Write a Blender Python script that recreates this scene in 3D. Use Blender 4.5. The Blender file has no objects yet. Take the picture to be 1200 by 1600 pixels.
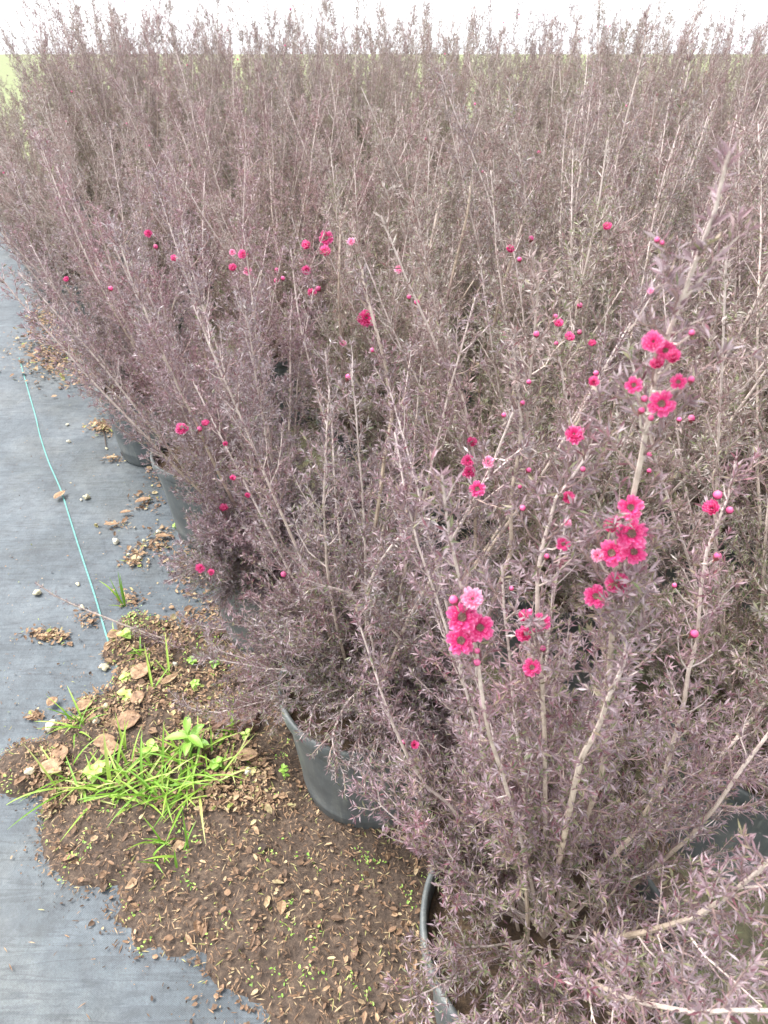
import bpy, math, random
import numpy as np
from mathutils import Vector, Matrix
from mathutils.bvhtree import BVHTree
from mathutils import noise as mnoise

# ------------------------------------------------------------------ camera
SC = bpy.context.scene
H = 1.40                       # camera height (m)
PITCH = math.radians(34.7)     # looking down
F = 1041.0                     # focal length in pixels of the 1200 px wide picture
cam_d = bpy.data.cameras.new('camera'); cam = bpy.data.objects.new('camera', cam_d)
SC.collection.objects.link(cam); SC.camera = cam
cam.location = (0, 0, H); cam.rotation_euler = (math.pi/2 - PITCH, 0, 0)
cam_d.sensor_fit = 'HORIZONTAL'; cam_d.sensor_width = 36; cam_d.lens = 36*F/1200
cam_d.clip_start = 0.02; cam_d.clip_end = 1000
cam_d.dof.use_dof = True; cam_d.dof.focus_distance = 1.35; cam_d.dof.aperture_fstop = 16
SC.render.resolution_x = 768; SC.render.resolution_y = 1024

# ------------------------------------------------------------------ light
SUN_EL, SUN_AZ = math.radians(58), math.radians(-70)      # high, from the upper left
W = bpy.data.worlds.new('World'); SC.world = W; W.use_nodes = True
nt = W.node_tree; nt.nodes.clear()
sky = nt.nodes.new('ShaderNodeTexSky'); sky.sky_type = 'NISHITA'; sky.sun_disc = False
sky.sun_elevation = SUN_EL; sky.sun_rotation = SUN_AZ; sky.dust_density = 4; sky.air_density = 1.0
hs = nt.nodes.new('ShaderNodeHueSaturation'); hs.inputs['Saturation'].default_value = 0.22   # overcast: little blue left
bg = nt.nodes.new('ShaderNodeBackground'); bg.inputs['Strength'].default_value = 0.15
wo = nt.nodes.new('ShaderNodeOutputWorld')
nt.links.new(sky.outputs[0], hs.inputs['Color']); cl = nt.nodes.new('ShaderNodeMix'); cl.data_type = 'RGBA'; cl.inputs[0].default_value = .55; cl.inputs[7].default_value = (5.2, 5.35, 5.6, 1)   # even cloud layer
nt.links.new(hs.outputs[0], cl.inputs[6]); nt.links.new(cl.outputs[2], bg.inputs[0]); nt.links.new(bg.outputs[0], wo.inputs[0])
sd = bpy.data.lights.new('sun', 'SUN'); sd.energy = 1.5; sd.angle = math.radians(25); sd.color = (1, .97, .93)
sun = bpy.data.objects.new('sun', sd); SC.collection.objects.link(sun)
sdir = Vector((math.sin(SUN_AZ)*math.cos(SUN_EL), math.cos(SUN_AZ)*math.cos(SUN_EL), math.sin(SUN_EL)))
sun.rotation_euler = sdir.to_track_quat('Z', 'Y').to_euler()
SC.view_settings.view_transform = 'Standard'; SC.view_settings.look = 'None'
SC.view_settings.exposure = 1.92; SC.view_settings.gamma = 1
SC.render.engine = 'CYCLES'
SC.cycles.max_bounces = 8; SC.cycles.diffuse_bounces = 4; SC.cycles.transmission_bounces = 3; SC.cycles.transparent_max_bounces = 4

# ------------------------------------------------------------------ helpers
C = SC.collection
sP, cP = math.sin(PITCH), math.cos(PITCH)
def ray(px, py):
    a = (px-600)/F; b = (800-py)/F
    return np.array([a, cP + b*sP, -sP + b*cP])          # unit camera depth
def PZ(px, py, z): return np.array([0, 0, H]) + ray(px, py)*z
def PY(px, py, Y):
    r = ray(px, py); return np.array([0, 0, H]) + r*(Y/r[1])
def G(px, py, h=0.0):
    r = ray(px, py); return np.array([0, 0, H]) + r*((h-H)/r[2])
def proj(p):
    q = np.asarray(p, float) - np.array([0, 0, H])
    z = q[..., 1]*cP - q[..., 2]*sP; up = q[..., 1]*sP + q[..., 2]*cP
    return 600 + F*q[..., 0]/z, 800 - F*up/z, z

def tag(o, label=None, cat=None, group=None, kind=None):
    if label: o['label'] = label
    if cat: o['category'] = cat
    if group: o['group'] = group
    if kind: o['kind'] = kind
    return o
def empty(name, loc=(0, 0, 0), rz=0.0):
    o = bpy.data.objects.new(name, None); C.objects.link(o); o.location = loc; o.rotation_euler = (0, 0, rz)
    o.empty_display_size = .05
    return o
def link(name, me, parent=None, loc=None):
    o = bpy.data.objects.new(name, me); C.objects.link(o)
    if parent: o.parent = parent
    if loc is not None: o.location = loc
    return o
def mesh_np(name, verts, faces, mat, tone=None, smooth=False):
    """verts (n,3); faces (m,k) with constant k, or a list of such arrays"""
    if not isinstance(faces, list) or not isinstance(faces[0], np.ndarray): faces = [faces]
    faces = [np.asarray(f, np.int32) for f in faces if len(f)]
    me = bpy.data.meshes.new(name)
    verts = np.asarray(verts, np.float32)
    me.vertices.add(len(verts)); me.vertices.foreach_set('co', verts.ravel())
    loops = np.concatenate([f.ravel() for f in faces]).astype(np.int32)
    tot = np.concatenate([np.full(len(f), f.shape[1], np.int32) for f in faces])
    start = np.concatenate([[0], np.cumsum(tot)[:-1]]).astype(np.int32)
    me.loops.add(len(loops)); me.loops.foreach_set('vertex_index', loops)
    me.polygons.add(len(tot)); me.polygons.foreach_set('loop_start', start)
    try: me.polygons.foreach_set('loop_total', tot)
    except Exception: pass
    me.polygons.foreach_set('use_smooth', np.full(len(tot), smooth, bool))
    if tone is not None:
        a = me.attributes.new('tone', 'FLOAT', 'POINT'); a.data.foreach_set('value', np.asarray(tone, np.float32))
    me.update(calc_edges=True); me.validate()
    me.materials.append(mat)
    return me
def tubes(poly, rad, sides):
    """poly (n,k,3), rad (n,k) -> verts, quads"""
    poly = np.asarray(poly, float); rad = np.asarray(rad, float)
    n, k, _ = poly.shape
    tan = np.gradient(poly, axis=1); tan /= np.linalg.norm(tan, axis=2, keepdims=True)+1e-9
    m = tan.mean(axis=1, keepdims=True)
    ref = np.where(np.abs(m[..., 2:3]) > .8, np.array([1., 0, 0]), np.array([0, 0, 1.]))
    u = np.cross(tan, ref); u /= np.linalg.norm(u, axis=2, keepdims=True)+1e-9
    v = np.cross(tan, u)
    a = np.arange(sides)*2*math.pi/sides
    vs = poly[:, :, None, :] + rad[:, :, None, None]*(np.cos(a)[None, None, :, None]*u[:, :, None, :] + np.sin(a)[None, None, :, None]*v[:, :, None, :])
    idx = np.arange(n*k*sides).reshape(n, k, sides)
    A = idx[:, :-1, :]; B = np.roll(A, -1, axis=2); D = idx[:, 1:, :]; E = np.roll(D, -1, axis=2)
    f = np.stack([A, B, E, D], -1).reshape(-1, 4)
    return vs.reshape(-1, 3), f
def catmull(pts, n):
    pts = np.asarray(pts, float); P = np.vstack([2*pts[0]-pts[1], pts, 2*pts[-1]-pts[-2]])
    m = len(pts)-1; t = np.linspace(0, m-1e-6, n); i = t.astype(int); f = (t-i)[:, None]
    a, b, c, d = P[i], P[i+1], P[i+2], P[i+3]
    return .5*((2*b)+(-a+c)*f+(2*a-5*b+4*c-d)*f*f+(-a+3*b-3*c+d)*f**3)

# ------------------------------------------------------------------ materials
def newmat(name):
    m = bpy.data.materials.new(name); m.use_nodes = True
    t = m.node_tree; b = t.nodes['Principled BSDF']
    return m, t, b
def ramp(t, stops, fac, interp='LINEAR'):
    r = t.nodes.new('ShaderNodeValToRGB'); r.color_ramp.interpolation = interp
    e = r.color_ramp.elements
    while len(e) > 1: e.remove(e[-1])
    e[0].position = stops[0][0]; e[0].color = (*stops[0][1], 1)
    for p, c in stops[1:]:
        x = e.new(p); x.color = (*c, 1)
    t.links.new(fac, r.inputs[0]); return r
def noise(t, scale, detail=4, rough=.6, vec=None, dist=0):
    n = t.nodes.new('ShaderNodeTexNoise'); n.inputs['Scale'].default_value = scale
    n.inputs['Detail'].default_value = detail; n.inputs['Roughness'].default_value = rough; n.inputs['Distortion'].default_value = dist
    if vec is not None: t.links.new(vec, n.inputs['Vector'])
    return n
def tonemat(name, stops, rough=.5, trans=0.0, spec=.5, interp='LINEAR', sheen=0):
    m, t, b = newmat(name)
    a = t.nodes.new('ShaderNodeAttribute'); a.attribute_name = 'tone'
    r = ramp(t, stops, a.outputs['Fac'], interp)
    t.links.new(r.outputs[0], b.inputs['Base Color'])
    b.inputs['Roughness'].default_value = rough; b.inputs['Specular IOR Level'].default_value = spec
    if sheen:
        b.inputs['Sheen Weight'].default_value = sheen; b.inputs['Sheen Roughness'].default_value = .5
    if trans:
        tr = t.nodes.new('ShaderNodeBsdfTranslucent'); t.links.new(r.outputs[0], tr.inputs[0])
        mx = t.nodes.new('ShaderNodeMixShader'); mx.inputs[0].default_value = trans
        t.links.new(b.outputs[0], mx.inputs[1]); t.links.new(tr.outputs[0], mx.inputs[2])
        t.links.new(mx.outputs[0], t.nodes['Material Output'].inputs[0])
    return m
M_LEAF = tonemat('tea_tree_leaf', [(0, (.20, .08, .10)), (.15, (.225, .148, .163)), (.4, (.285, .232, .243)), (.60, (.37, .323, .335)), (.70, (.45, .40, .405)),
                                   (.76, (.31, .28, .19)), (.88, (.20, .21, .11)), (1, (.12, .165, .07))], .42, .28, .6)
M_BARK = tonemat('tea_tree_bark', [(0, (.62, .54, .53)), (.35, (.56, .48, .44)), (.72, (.44, .36, .28)), (.82, (.33, .24, .23)), (1, (.24, .16, .16))], .75, 0, .3)
M_PETAL = tonemat('petal_pink', [(0, (.46, .015, .10)), (.35, (.72, .055, .25)), (.7, (.80, .16, .38)), (1, (.86, .42, .60))], .5, .38, .3)
M_PETALP = tonemat('petal_pale_pink', [(0, (.70, .06, .20)), (.4, (.84, .22, .40)), (.75, (.90, .45, .62)), (1, (.92, .70, .80))], .5, .3, .3)
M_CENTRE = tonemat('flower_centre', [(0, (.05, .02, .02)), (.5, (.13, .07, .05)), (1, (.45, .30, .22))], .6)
M_CALYX = tonemat('calyx', [(0, (.12, .02, .03)), (1, (.30, .10, .09))], .5)
M_GRASS = tonemat('grass_blade', [(0, (.07, .15, .02)), (.5, (.17, .34, .035)), (.8, (.33, .47, .08)), (1, (.50, .50, .20))], .5, .3, .4)
M_WEED = tonemat('weed_leaf', [(0, (.10, .22, .03)), (.5, (.25, .46, .07)), (1, (.48, .62, .16))], .45, .3, .5)
M_LITTER = tonemat('dry_leaf', [(0, (.045, .032, .026)), (.25, (.12, .08, .055)), (.5, (.25, .16, .10)), (.72, (.38, .265, .165)), (.88, (.46, .39, .24)), (.95, (.32, .34, .12)), (1, (.24, .30, .08))], .7, .1, .3)
def blotch(m, sc, lo, hi):
    t = m.node_tree; b = t.nodes['Principled BSDF']; src = b.inputs['Base Color'].links[0].from_socket
    n = noise(t, sc, 5, .7, t.nodes.new('ShaderNodeTexCoord').outputs['Object']); r = ramp(t, [(.35, lo), (.65, hi)], n.outputs[0])
    x = t.nodes.new('ShaderNodeMix'); x.data_type = 'RGBA'; x.blend_type = 'MULTIPLY'; x.inputs[0].default_value = 1
    t.links.new(src, x.inputs[6]); t.links.new(r.outputs[0], x.inputs[7]); t.links.new(x.outputs[2], b.inputs['Base Color'])
M_LEAFT = tonemat('tea_tree_leaf_taupe', [(0, (.20, .10, .105)), (.15, (.245, .18, .18)), (.4, (.305, .262, .252)), (.60, (.39, .35, .34)), (.70, (.47, .435, .42)),
                                   (.76, (.31, .285, .19)), (.88, (.20, .215, .115)), (1, (.12, .165, .07))], .42, .28, .6)
def per_shrub(m):                                         # each shrub's own tint: some redder, some browner or greyer
    t = m.node_tree; b = t.nodes['Principled BSDF']; src = b.inputs['Base Color'].links[0].from_socket
    oi = t.nodes.new('ShaderNodeObjectInfo'); r = ramp(t, [(0, (1.06, .90, .94)), (.3, (.96, .93, 1.0)), (.6, (1.0, .98, .92)), (1, (1.1, 1.06, 1.04))], oi.outputs['Random'])
    n = noise(t, 5, 3, .6, t.nodes.new('ShaderNodeTexCoord').outputs['Object']); r2 = ramp(t, [(.3, (1.10, .88, .92)), (.5, (1, 1, 1)), (.72, (.97, 1.03, .95))], n.outputs[0])
    c = src
    for q in (r, r2):
        x = t.nodes.new('ShaderNodeMix'); x.data_type = 'RGBA'; x.blend_type = 'MULTIPLY'; x.inputs[0].default_value = 1
        t.links.new(c, x.inputs[6]); t.links.new(q.outputs[0], x.inputs[7]); c = x.outputs[2]
    t.links.new(c, b.inputs['Base Color'])
    for nd_ in t.nodes:
        if nd_.type == 'BSDF_TRANSLUCENT': t.links.new(c, nd_.inputs[0])
per_shrub(M_LEAF); per_shrub(M_LEAFT)
blotch(M_BARK, 90, (.72, .68, .66), (1.12, 1.1, 1.08))
blotch(M_LITTER, 150, (.55, .5, .48), (1.25, 1.2, 1.15))
M_PEBBLE = None
def mk_pebble():
    m, t, b = newmat('pale_stone'); oi = t.nodes.new('ShaderNodeObjectInfo')
    r = ramp(t, [(0, (.46, .42, .27)), (.5, (.55, .52, .44)), (1, (.50, .47, .26))], oi.outputs['Random'])
    n = noise(t, 260, 3); mx = t.nodes.new('ShaderNodeMix'); mx.data_type = 'RGBA'; mx.blend_type = 'MULTIPLY'; mx.inputs[0].default_value = .5
    r2 = ramp(t, [(.3, (.55, .5, .42)), (.6, (1, 1, 1))], n.outputs[0])
    t.links.new(r.outputs[0], mx.inputs[6]); t.links.new(r2.outputs[0], mx.inputs[7]); t.links.new(mx.outputs[2], b.inputs['Base Color'])
    b.inputs['Roughness'].default_value = .8; return m
M_PEBBLE = mk_pebble()
def mk_pot():
    m, t, b = newmat('pot_plastic')
    tc = t.nodes.new('ShaderNodeTexCoord')
    n = noise(t, 9, 6, .65, tc.outputs['Object']); n2 = noise(t, 120, 3, .7, tc.outputs['Object'])
    mp = t.nodes.new('ShaderNodeMapping'); mp.inputs['Scale'].default_value = (40, 40, 3); t.links.new(tc.outputs['Object'], mp.inputs[0])
    n3 = noise(t, 1.5, 5, .7, mp.outputs[0])
    r = ramp(t, [(.35, (.058, .066, .068)), (.55, (.092, .102, .104)), (.75, (.17, .175, .168))], n.outputs[0])
    r2 = ramp(t, [(.45, (1, 1, 1)), (.62, (1.35, 1.3, 1.2)), (.72, (2.2, 2.1, 1.9))], n3.outputs[0])
    r3 = ramp(t, [(.62, (1, 1, 1)), (.72, (2.4, 2.3, 2.1))], n2.outputs[0])
    a = t.nodes.new('ShaderNodeMix'); a.data_type = 'RGBA'; a.blend_type = 'MULTIPLY'; a.inputs[0].default_value = .8
    a2 = t.nodes.new('ShaderNodeMix'); a2.data_type = 'RGBA'; a2.blend_type = 'MULTIPLY'; a2.inputs[0].default_value = .7
    t.links.new(r.outputs[0], a.inputs[6]); t.links.new(r2.outputs[0], a.inputs[7])
    t.links.new(a.outputs[2], a2.inputs[6]); t.links.new(r3.outputs[0], a2.inputs[7]); t.links.new(a2.outputs[2], b.inputs['Base Color'])
    b.inputs['Roughness'].default_value = .48
    bp = t.nodes.new('ShaderNodeBump'); bp.inputs['Strength'].default_value = .15; bp.inputs['Distance'].default_value = .002
    t.links.new(n3.outputs[0], bp.inputs['Height']); t.links.new(bp.outputs[0], b.inputs['Normal'])
    return m
M_POT = mk_pot()
def mk_soil(name, c0, c1, c2, sc=70):
    m, t, b = newmat(name); tc = t.nodes.new('ShaderNodeTexCoord')
    n = noise(t, sc, 8, .75, tc.outputs['Object']); n2 = noise(t, sc*.12, 3, .6, tc.outputs['Object'])
    r = ramp(t, [(.3, c0), (.52, c1), (.72, c2)], n.outputs[0])
    t.links.new(r.outputs[0], b.inputs['Base Color']); b.inputs['Roughness'].default_value = .95
    bp = t.nodes.new('ShaderNodeBump'); bp.inputs['Strength'].default_value = .9; bp.inputs['Distance'].default_value = .008
    t.links.new(n.outputs[0], bp.inputs['Height']); t.links.new(bp.outputs[0], b.inputs['Normal'])
    return m
M_SOIL = mk_soil('soil_dark', (.035, .025, .02), (.09, .062, .045), (.20, .14, .095), 90)
M_POTSOIL = mk_soil('potting_mix', (.03, .022, .018), (.10, .065, .04), (.24, .16, .09), 110)
M_GROUND = mk_soil('far_ground', (.08, .11, .04), (.14, .16, .06), (.22, .19, .11), 3)
def mk_mat():
    m, t, b = newmat('woven_weed_mat'); tc = t.nodes.new('ShaderNodeTexCoord'); o = tc.outputs['Object']
    mp = t.nodes.new('ShaderNodeMapping'); mp.inputs['Rotation'].default_value = (0, 0, math.radians(30)); t.links.new(o, mp.inputs[0])
    n = noise(t, 3.2, 7, .62, o, .4); n2 = noise(t, 28, 6, .7, o); n4 = noise(t, 170, 3, .7, o)
    sx = t.nodes.new('ShaderNodeMapping'); sx.inputs['Scale'].default_value = (3, 60, 1); t.links.new(mp.outputs[0], sx.inputs[0])
    n3 = noise(t, 1.2, 4, .6, sx.outputs[0])
    r = ramp(t, [(.25, (.030, .040, .048)), (.48, (.060, .075, .087)), (.75, (.100, .116, .128))], n.outputs[0])
    r2 = ramp(t, [(.30, (.55, .55, .58)), (.5, (1, 1, 1)), (.68, (1.3, 1.3, 1.28))], n2.outputs[0])
    r3 = ramp(t, [(.35, (.82, .82, .85)), (.6, (1.1, 1.1, 1.1))], n3.outputs[0])
    r4 = ramp(t, [(.3, (.7, .68, .68)), (.48, (1, 1, 1)), (.72, (1.1, 1.1, 1.1)), (.78, (1.7, 1.65, 1.55))], n4.outputs[0])
    def mul(x, y, f):
        a = t.nodes.new('ShaderNodeMix'); a.data_type = 'RGBA'; a.blend_type = 'MULTIPLY'; a.inputs[0].default_value = f
        t.links.new(x, a.inputs[6]); t.links.new(y, a.inputs[7]); return a.outputs[2]
    cm = t.nodes.new('ShaderNodeMapping'); cm.inputs['Scale'].default_value = (1.6, 16, 1); cm.inputs['Rotation'].default_value = (0, 0, .08); t.links.new(o, cm.inputs[0])
    n5 = noise(t, 1.3, 4, .55, cm.outputs[0], .3)
    r5 = ramp(t, [(.44, (1, 1, 1)), (.475, (.62, .62, .64)), (.50, (1.12, 1.12, 1.12)), (.56, (1, 1, 1)), (.63, (.72, .72, .74)), (.65, (1.06, 1.06, 1.06))], n5.outputs[0])  # crease shading put into the colour: thin dark lines with paler edges
    n6 = noise(t, 1.1, 6, .7, o); r6 = ramp(t, [(.5, (1, 1, 1)), (.62, (1.05, .97, .86)), (.75, (1.15, 1.0, .82))], n6.outputs[0])
    n7 = noise(t, 420, 2, .5, o); r7 = ramp(t, [(.3, (.75, .75, .76)), (.5, (1, 1, 1)), (.7, (1.25, 1.25, 1.25))], n7.outputs[0])
    c = mul(mul(mul(mul(mul(mul(r.outputs[0], r2.outputs[0], .8), r3.outputs[0], .12), r4.outputs[0], .7), r5.outputs[0], .8), r6.outputs[0], .8), r7.outputs[0], .7)
    t.links.new(c, b.inputs['Base Color']); b.inputs['Roughness'].default_value = .55
    wv = t.nodes.new('ShaderNodeTexWave'); wv.inputs['Scale'].default_value = 140; wv.bands_direction = 'X'; t.links.new(mp.outputs[0], wv.inputs[0])
    wv2 = t.nodes.new('ShaderNodeTexWave'); wv2.inputs['Scale'].default_value = 140; wv2.bands_direction = 'Y'; t.links.new(mp.outputs[0], wv2.inputs[0])
    ad = t.nodes.new('ShaderNodeMath'); ad.operation = 'ADD'; t.links.new(wv.outputs['Fac'], ad.inputs[0]); t.links.new(wv2.outputs['Fac'], ad.inputs[1])
    bp = t.nodes.new('ShaderNodeBump'); bp.inputs['Strength'].default_value = .35; bp.inputs['Distance'].default_value = .0006
    t.links.new(ad.outputs[0], bp.inputs['Height'])
    bp2 = t.nodes.new('ShaderNodeBump'); bp2.inputs['Strength'].default_value = .5; bp2.inputs['Distance'].default_value = .006
    t.links.new(n2.outputs[0], bp2.inputs['Height']); t.links.new(bp.outputs[0], bp2.inputs['Normal']); t.links.new(bp2.outputs[0], b.inputs['Normal'])
    return m
M_MAT = mk_mat()
def flat(name, col, rough=.6):
    m, t, b = newmat(name); tc = t.nodes.new('ShaderNodeTexCoord'); n = noise(t, 120, 4, .7, tc.outputs['Object'])
    r = ramp(t, [(.3, tuple(x*.65 for x in col)), (.7, tuple(min(1, x*1.2) for x in col))], n.outputs[0])
    t.links.new(r.outputs[0], b.inputs['Base Color']); b.inputs['Roughness'].default_value = rough; return m
M_STRIPE = flat('green_thread', (.11, .29, .265), .7)
M_WOOD = flat('weathered_wood', (.15, .085, .06), .85)

# ------------------------------------------------------------------ ground, mat, soil
def fbm(x, y, s, seed=0, oct=4):
    v = 0; a = 1; tot = 0
    for k in range(oct):
        v += a*mnoise.noise(Vector((x*s+seed*7.3, y*s-seed*3.1, seed*1.7+k*5))); tot += a; a *= .5; s *= 2.1
    return v/tot
def mat_h(x, y):
    return .022 + .008*fbm(x, y, 1.6, 1, 3) + .006*fbm(x, y, 7, 2, 2)
def grid_mesh(name, x0, x1, y0, y1, st, fn, mat):
    xs = np.arange(x0, x1+st/2, st); ys = np.arange(y0, y1+st/2, st)
    V = np.array([(x, y, fn(x, y)) for y in ys for x in xs]); nx, ny = len(xs), len(ys)
    i = np.arange(nx*ny).reshape(ny, nx)
    f = np.stack([i[:-1, :-1], i[:-1, 1:], i[1:, 1:], i[1:, :-1]], -1).reshape(-1, 4)
    return mesh_np(name, V, f, mat, smooth=True)
g = link('ground', mesh_np('ground', [(-400, -400, -.01), (400, -400, -.01), (400, 400, -.01), (-400, 400, -.01)], np.array([(0, 1, 2, 3)]), M_GROUND)); tag(g, kind='structure')
wm = link('weed_mat', grid_mesh('weed_mat', -4.2, 7.5, -.8, 9.6, .03, mat_h, M_MAT)); tag(wm, kind='structure')
# the teal thread woven into the mat
sp = [(30, 560), (44, 610), (56, 652), (63, 682), (76, 722), (95, 766), (107, 803), (120, 845), (133, 885), (150, 937), (160, 972), (170, 1005), (179, 1030), (192, 1075)]
pts = catmull([G(a, b, .02) for a, b in sp], 120)
L = []
for k, p in enumerate(pts):
    t = pts[min(k+1, 119)]-pts[max(k-1, 0)]; s = np.array([t[1], -t[0], 0]); s /= np.linalg.norm(s)+1e-9
    w = .0024
    for q in (p-s*w, p+s*w): L.append((q[0], q[1], mat_h(q[0], q[1])+.0035))
i = np.arange(119)*2
st = link('woven_stripe', mesh_np('woven_stripe', L, np.stack([i, i+1, i+3, i+2], 1), M_STRIPE), wm); tag(st, 'thin teal line woven into the mat')
BLOBS = [(300, 1150, .30), (215, 1200, .20), (130, 1185, .12), (95, 1195, .07), (50, 1208, .08), (390, 1200, .26), (420, 1100, .22), (250, 1065, .13), (300, 1030, .12), (205, 1025, .07), (213, 985, .05), (235, 1005, .08),  (200, 1290, .17), (340, 1310, .24), (480, 1380, .25), (600, 1480, .25), (430, 1020, .14), (560, 1100, .2), (700, 1200, .3), (900, 1300, .3)]
BW = [(*G(a, b)[:2], r) for a, b, r in BLOBS]
def soil_mask(x, y):
    m = max(1-math.hypot(x-a, y-b)/r for a, b, r in BW)
    return m + .34*fbm(x, y, 10, 3, 5)
def soil_h(x, y):
    m = soil_mask(x, y)
    return mat_h(x, y) + (-.012 if m < 0 else 0) + min(max(m, -.1), .5)*.05 + .016*fbm(x, y, 26, 4, 4)*min(1, max(m*4, 0)) - (.004 if m < .06 else 0)
so = link('soil', grid_mesh('soil', -1.1, .9, .05, 1.75, .011, soil_h, M_SOIL)); tag(so, kind='structure')
M_BEDSOIL = mk_soil('bed_floor', (.05, .045, .03), (.12, .11, .06), (.19, .17, .10), 45)
def bed_h(x, y):
    d = (x-.24)*.863+(y-.46)*.505-.16+.10*fbm(x, y, 4, 8, 3)
    return mat_h(x, y)+min(.012, d*.12)
bs = link('bed_floor', grid_mesh('bed_floor', -4.2, 7.4, .3, 9.4, .05, bed_h, M_BEDSOIL)); tag(bs, kind='structure')
def surf(x, y): return max(mat_h(x, y), soil_h(x, y) if (-1.1 < x < .9 and .05 < y < 1.75) else 0)

# ------------------------------------------------------------------ tea tree shrub generator
def laterals(P, rng, t0=.12, dens=1.0, lscale=1.0, lowlen=.15, toplen=.045, tbare=None):
    """P (k,3) stem polyline -> list of lateral polylines (n,4,3)"""
    seg = np.linalg.norm(np.diff(P, axis=0), axis=1); cum = np.concatenate([[0], np.cumsum(seg)]); Ltot = cum[-1]
    n = max(4, int(Ltot/.0165*dens)); ts = np.sort(rng.uniform(t0, .985, n))
    pos = np.stack([np.interp(ts*Ltot, cum, P[:, k]) for k in range(3)], 1)
    tan = np.stack([np.interp(ts*Ltot, cum, np.gradient(P[:, k], cum)) for k in range(3)], 1); tan /= np.linalg.norm(tan, axis=1, keepdims=True)
    az = np.arange(n)*2.4+rng.uniform(0, .9, n)
    u = np.cross(tan, [0.3, .2, 1.0]); u /= np.linalg.norm(u, axis=1, keepdims=True)+1e-9; v = np.cross(tan, u)
    rad = np.cos(az)[:, None]*u+np.sin(az)[:, None]*v
    ln = (lowlen*(1-ts)+toplen*ts)*rng.uniform(.35, 1.35, n)*lscale; ln = np.maximum(ln, .012)
    ang = rng.uniform(.45, 1.05, n)
    d0 = tan*np.cos(ang)[:, None]+rad*np.sin(ang)[:, None]
    d1 = d0*.8+tan*.25+np.array([0, 0, .25])+rng.normal(0, .13, (n, 3)); d1 /= np.linalg.norm(d1, axis=1, keepdims=True)
    d2 = d1+rng.normal(0, .16, (n, 3))+np.array([0, 0, .12]); d2 /= np.linalg.norm(d2, axis=1, keepdims=True)
    a = pos; b = a+d0*ln[:, None]/3; c = b+d1*ln[:, None]/3; d = c+d2*ln[:, None]/3
    return np.stack([a, b, c, d], 1), ln
def sublats(Lp, ln, rng, per=.017):
    out = []; sl = []
    cnt = np.maximum(0, (ln/per).astype(int))
    idx = np.repeat(np.arange(len(ln)), cnt); m = len(idx)
    if not m: return np.zeros((0, 3, 3)), np.zeros(0)
    t = rng.uniform(.12, .95, m)*3; i = np.minimum(t.astype(int), 2); f = (t-i)[:, None]
    a = Lp[idx, i]*(1-f)+Lp[idx, i+1]*f; tan = Lp[idx, i+1]-Lp[idx, i]; tan /= np.linalg.norm(tan, axis=1, keepdims=True)+1e-9
    r = rng.normal(0, 1, (m, 3)); r -= (r*tan).sum(1, keepdims=True)*tan; r /= np.linalg.norm(r, axis=1, keepdims=True)
    l = rng.uniform(.010, .038, m)*np.clip(ln[idx]/.12, .6, 1.3)
    d0 = tan*.65+r*.75; d1 = d0+tan*.3+np.array([0, 0, .2]); d0 /= np.linalg.norm(d0, axis=1, keepdims=True); d1 /= np.linalg.norm(d1, axis=1, keepdims=True)
    b = a+d0*l[:, None]/2; c = b+d1*l[:, None]/2
    return np.stack([a, b, c], 1), l
def leaves_on(Pl, ln, rng, sp, size, lo=0.0, endtuft=0):
    """Pl (n,k,3) ln(n) -> centre base, axis arrays"""
    n, k, _ = Pl.shape
    cnt = np.maximum(1, (ln/sp).astype(int)); idx = np.repeat(np.arange(n), cnt); m = len(idx)
    t = lo+(1-lo)*rng.uniform(0, 1, m); t = np.where(rng.uniform(0, 1, m) < endtuft, rng.uniform(.93, 1, m), t)
    t = t*(k-1)*.9999; i = np.minimum(t.astype(int), k-2); f = (t-i)[:, None]
    a = Pl[idx, i]*(1-f)+Pl[idx, i+1]*f; tan = Pl[idx, i+1]-Pl[idx, i]; tan /= np.linalg.norm(tan, axis=1, keepdims=True)+1e-9
    return a, tan, np.full(m, size)
def leafmesh(name, a, tan, size, tone, rng):
    m = len(a)
    r = rng.normal(0, 1, (m, 3)); r -= (r*tan).sum(1, keepdims=True)*tan; r /= np.linalg.norm(r, axis=1, keepdims=True)+1e-9
    an = rng.uniform(.45, 1.25, m)[:, None]
    d = tan*np.cos(an)+r*np.sin(an)
    w = np.cross(d, tan)+rng.normal(0, .35, (m, 3)); w -= (w*d).sum(1, keepdims=True)*d; w /= np.linalg.norm(w, axis=1, keepdims=True)+1e-9
    nrm = np.cross(w, d)
    L = (size*rng.uniform(.7, 1.35, m))[:, None]; wd = L*rng.uniform(.075, .115, m)[:, None]
    base = a; tip = a+d*L+nrm*L*rng.uniform(-.12, .12, m)[:, None]; mid = a+d*L*.48
    V = np.stack([base, mid+w*wd+nrm*wd*.45, tip, mid-w*wd+nrm*wd*.45], 1).reshape(-1, 3)
    b = np.arange(m)*4
    Fc = np.concatenate([np.stack([b, b+1, b+2], 1), np.stack([b, b+2, b+3], 1)])
    return V, Fc, np.repeat(tone, 4)
SOILZ = .285
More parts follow.
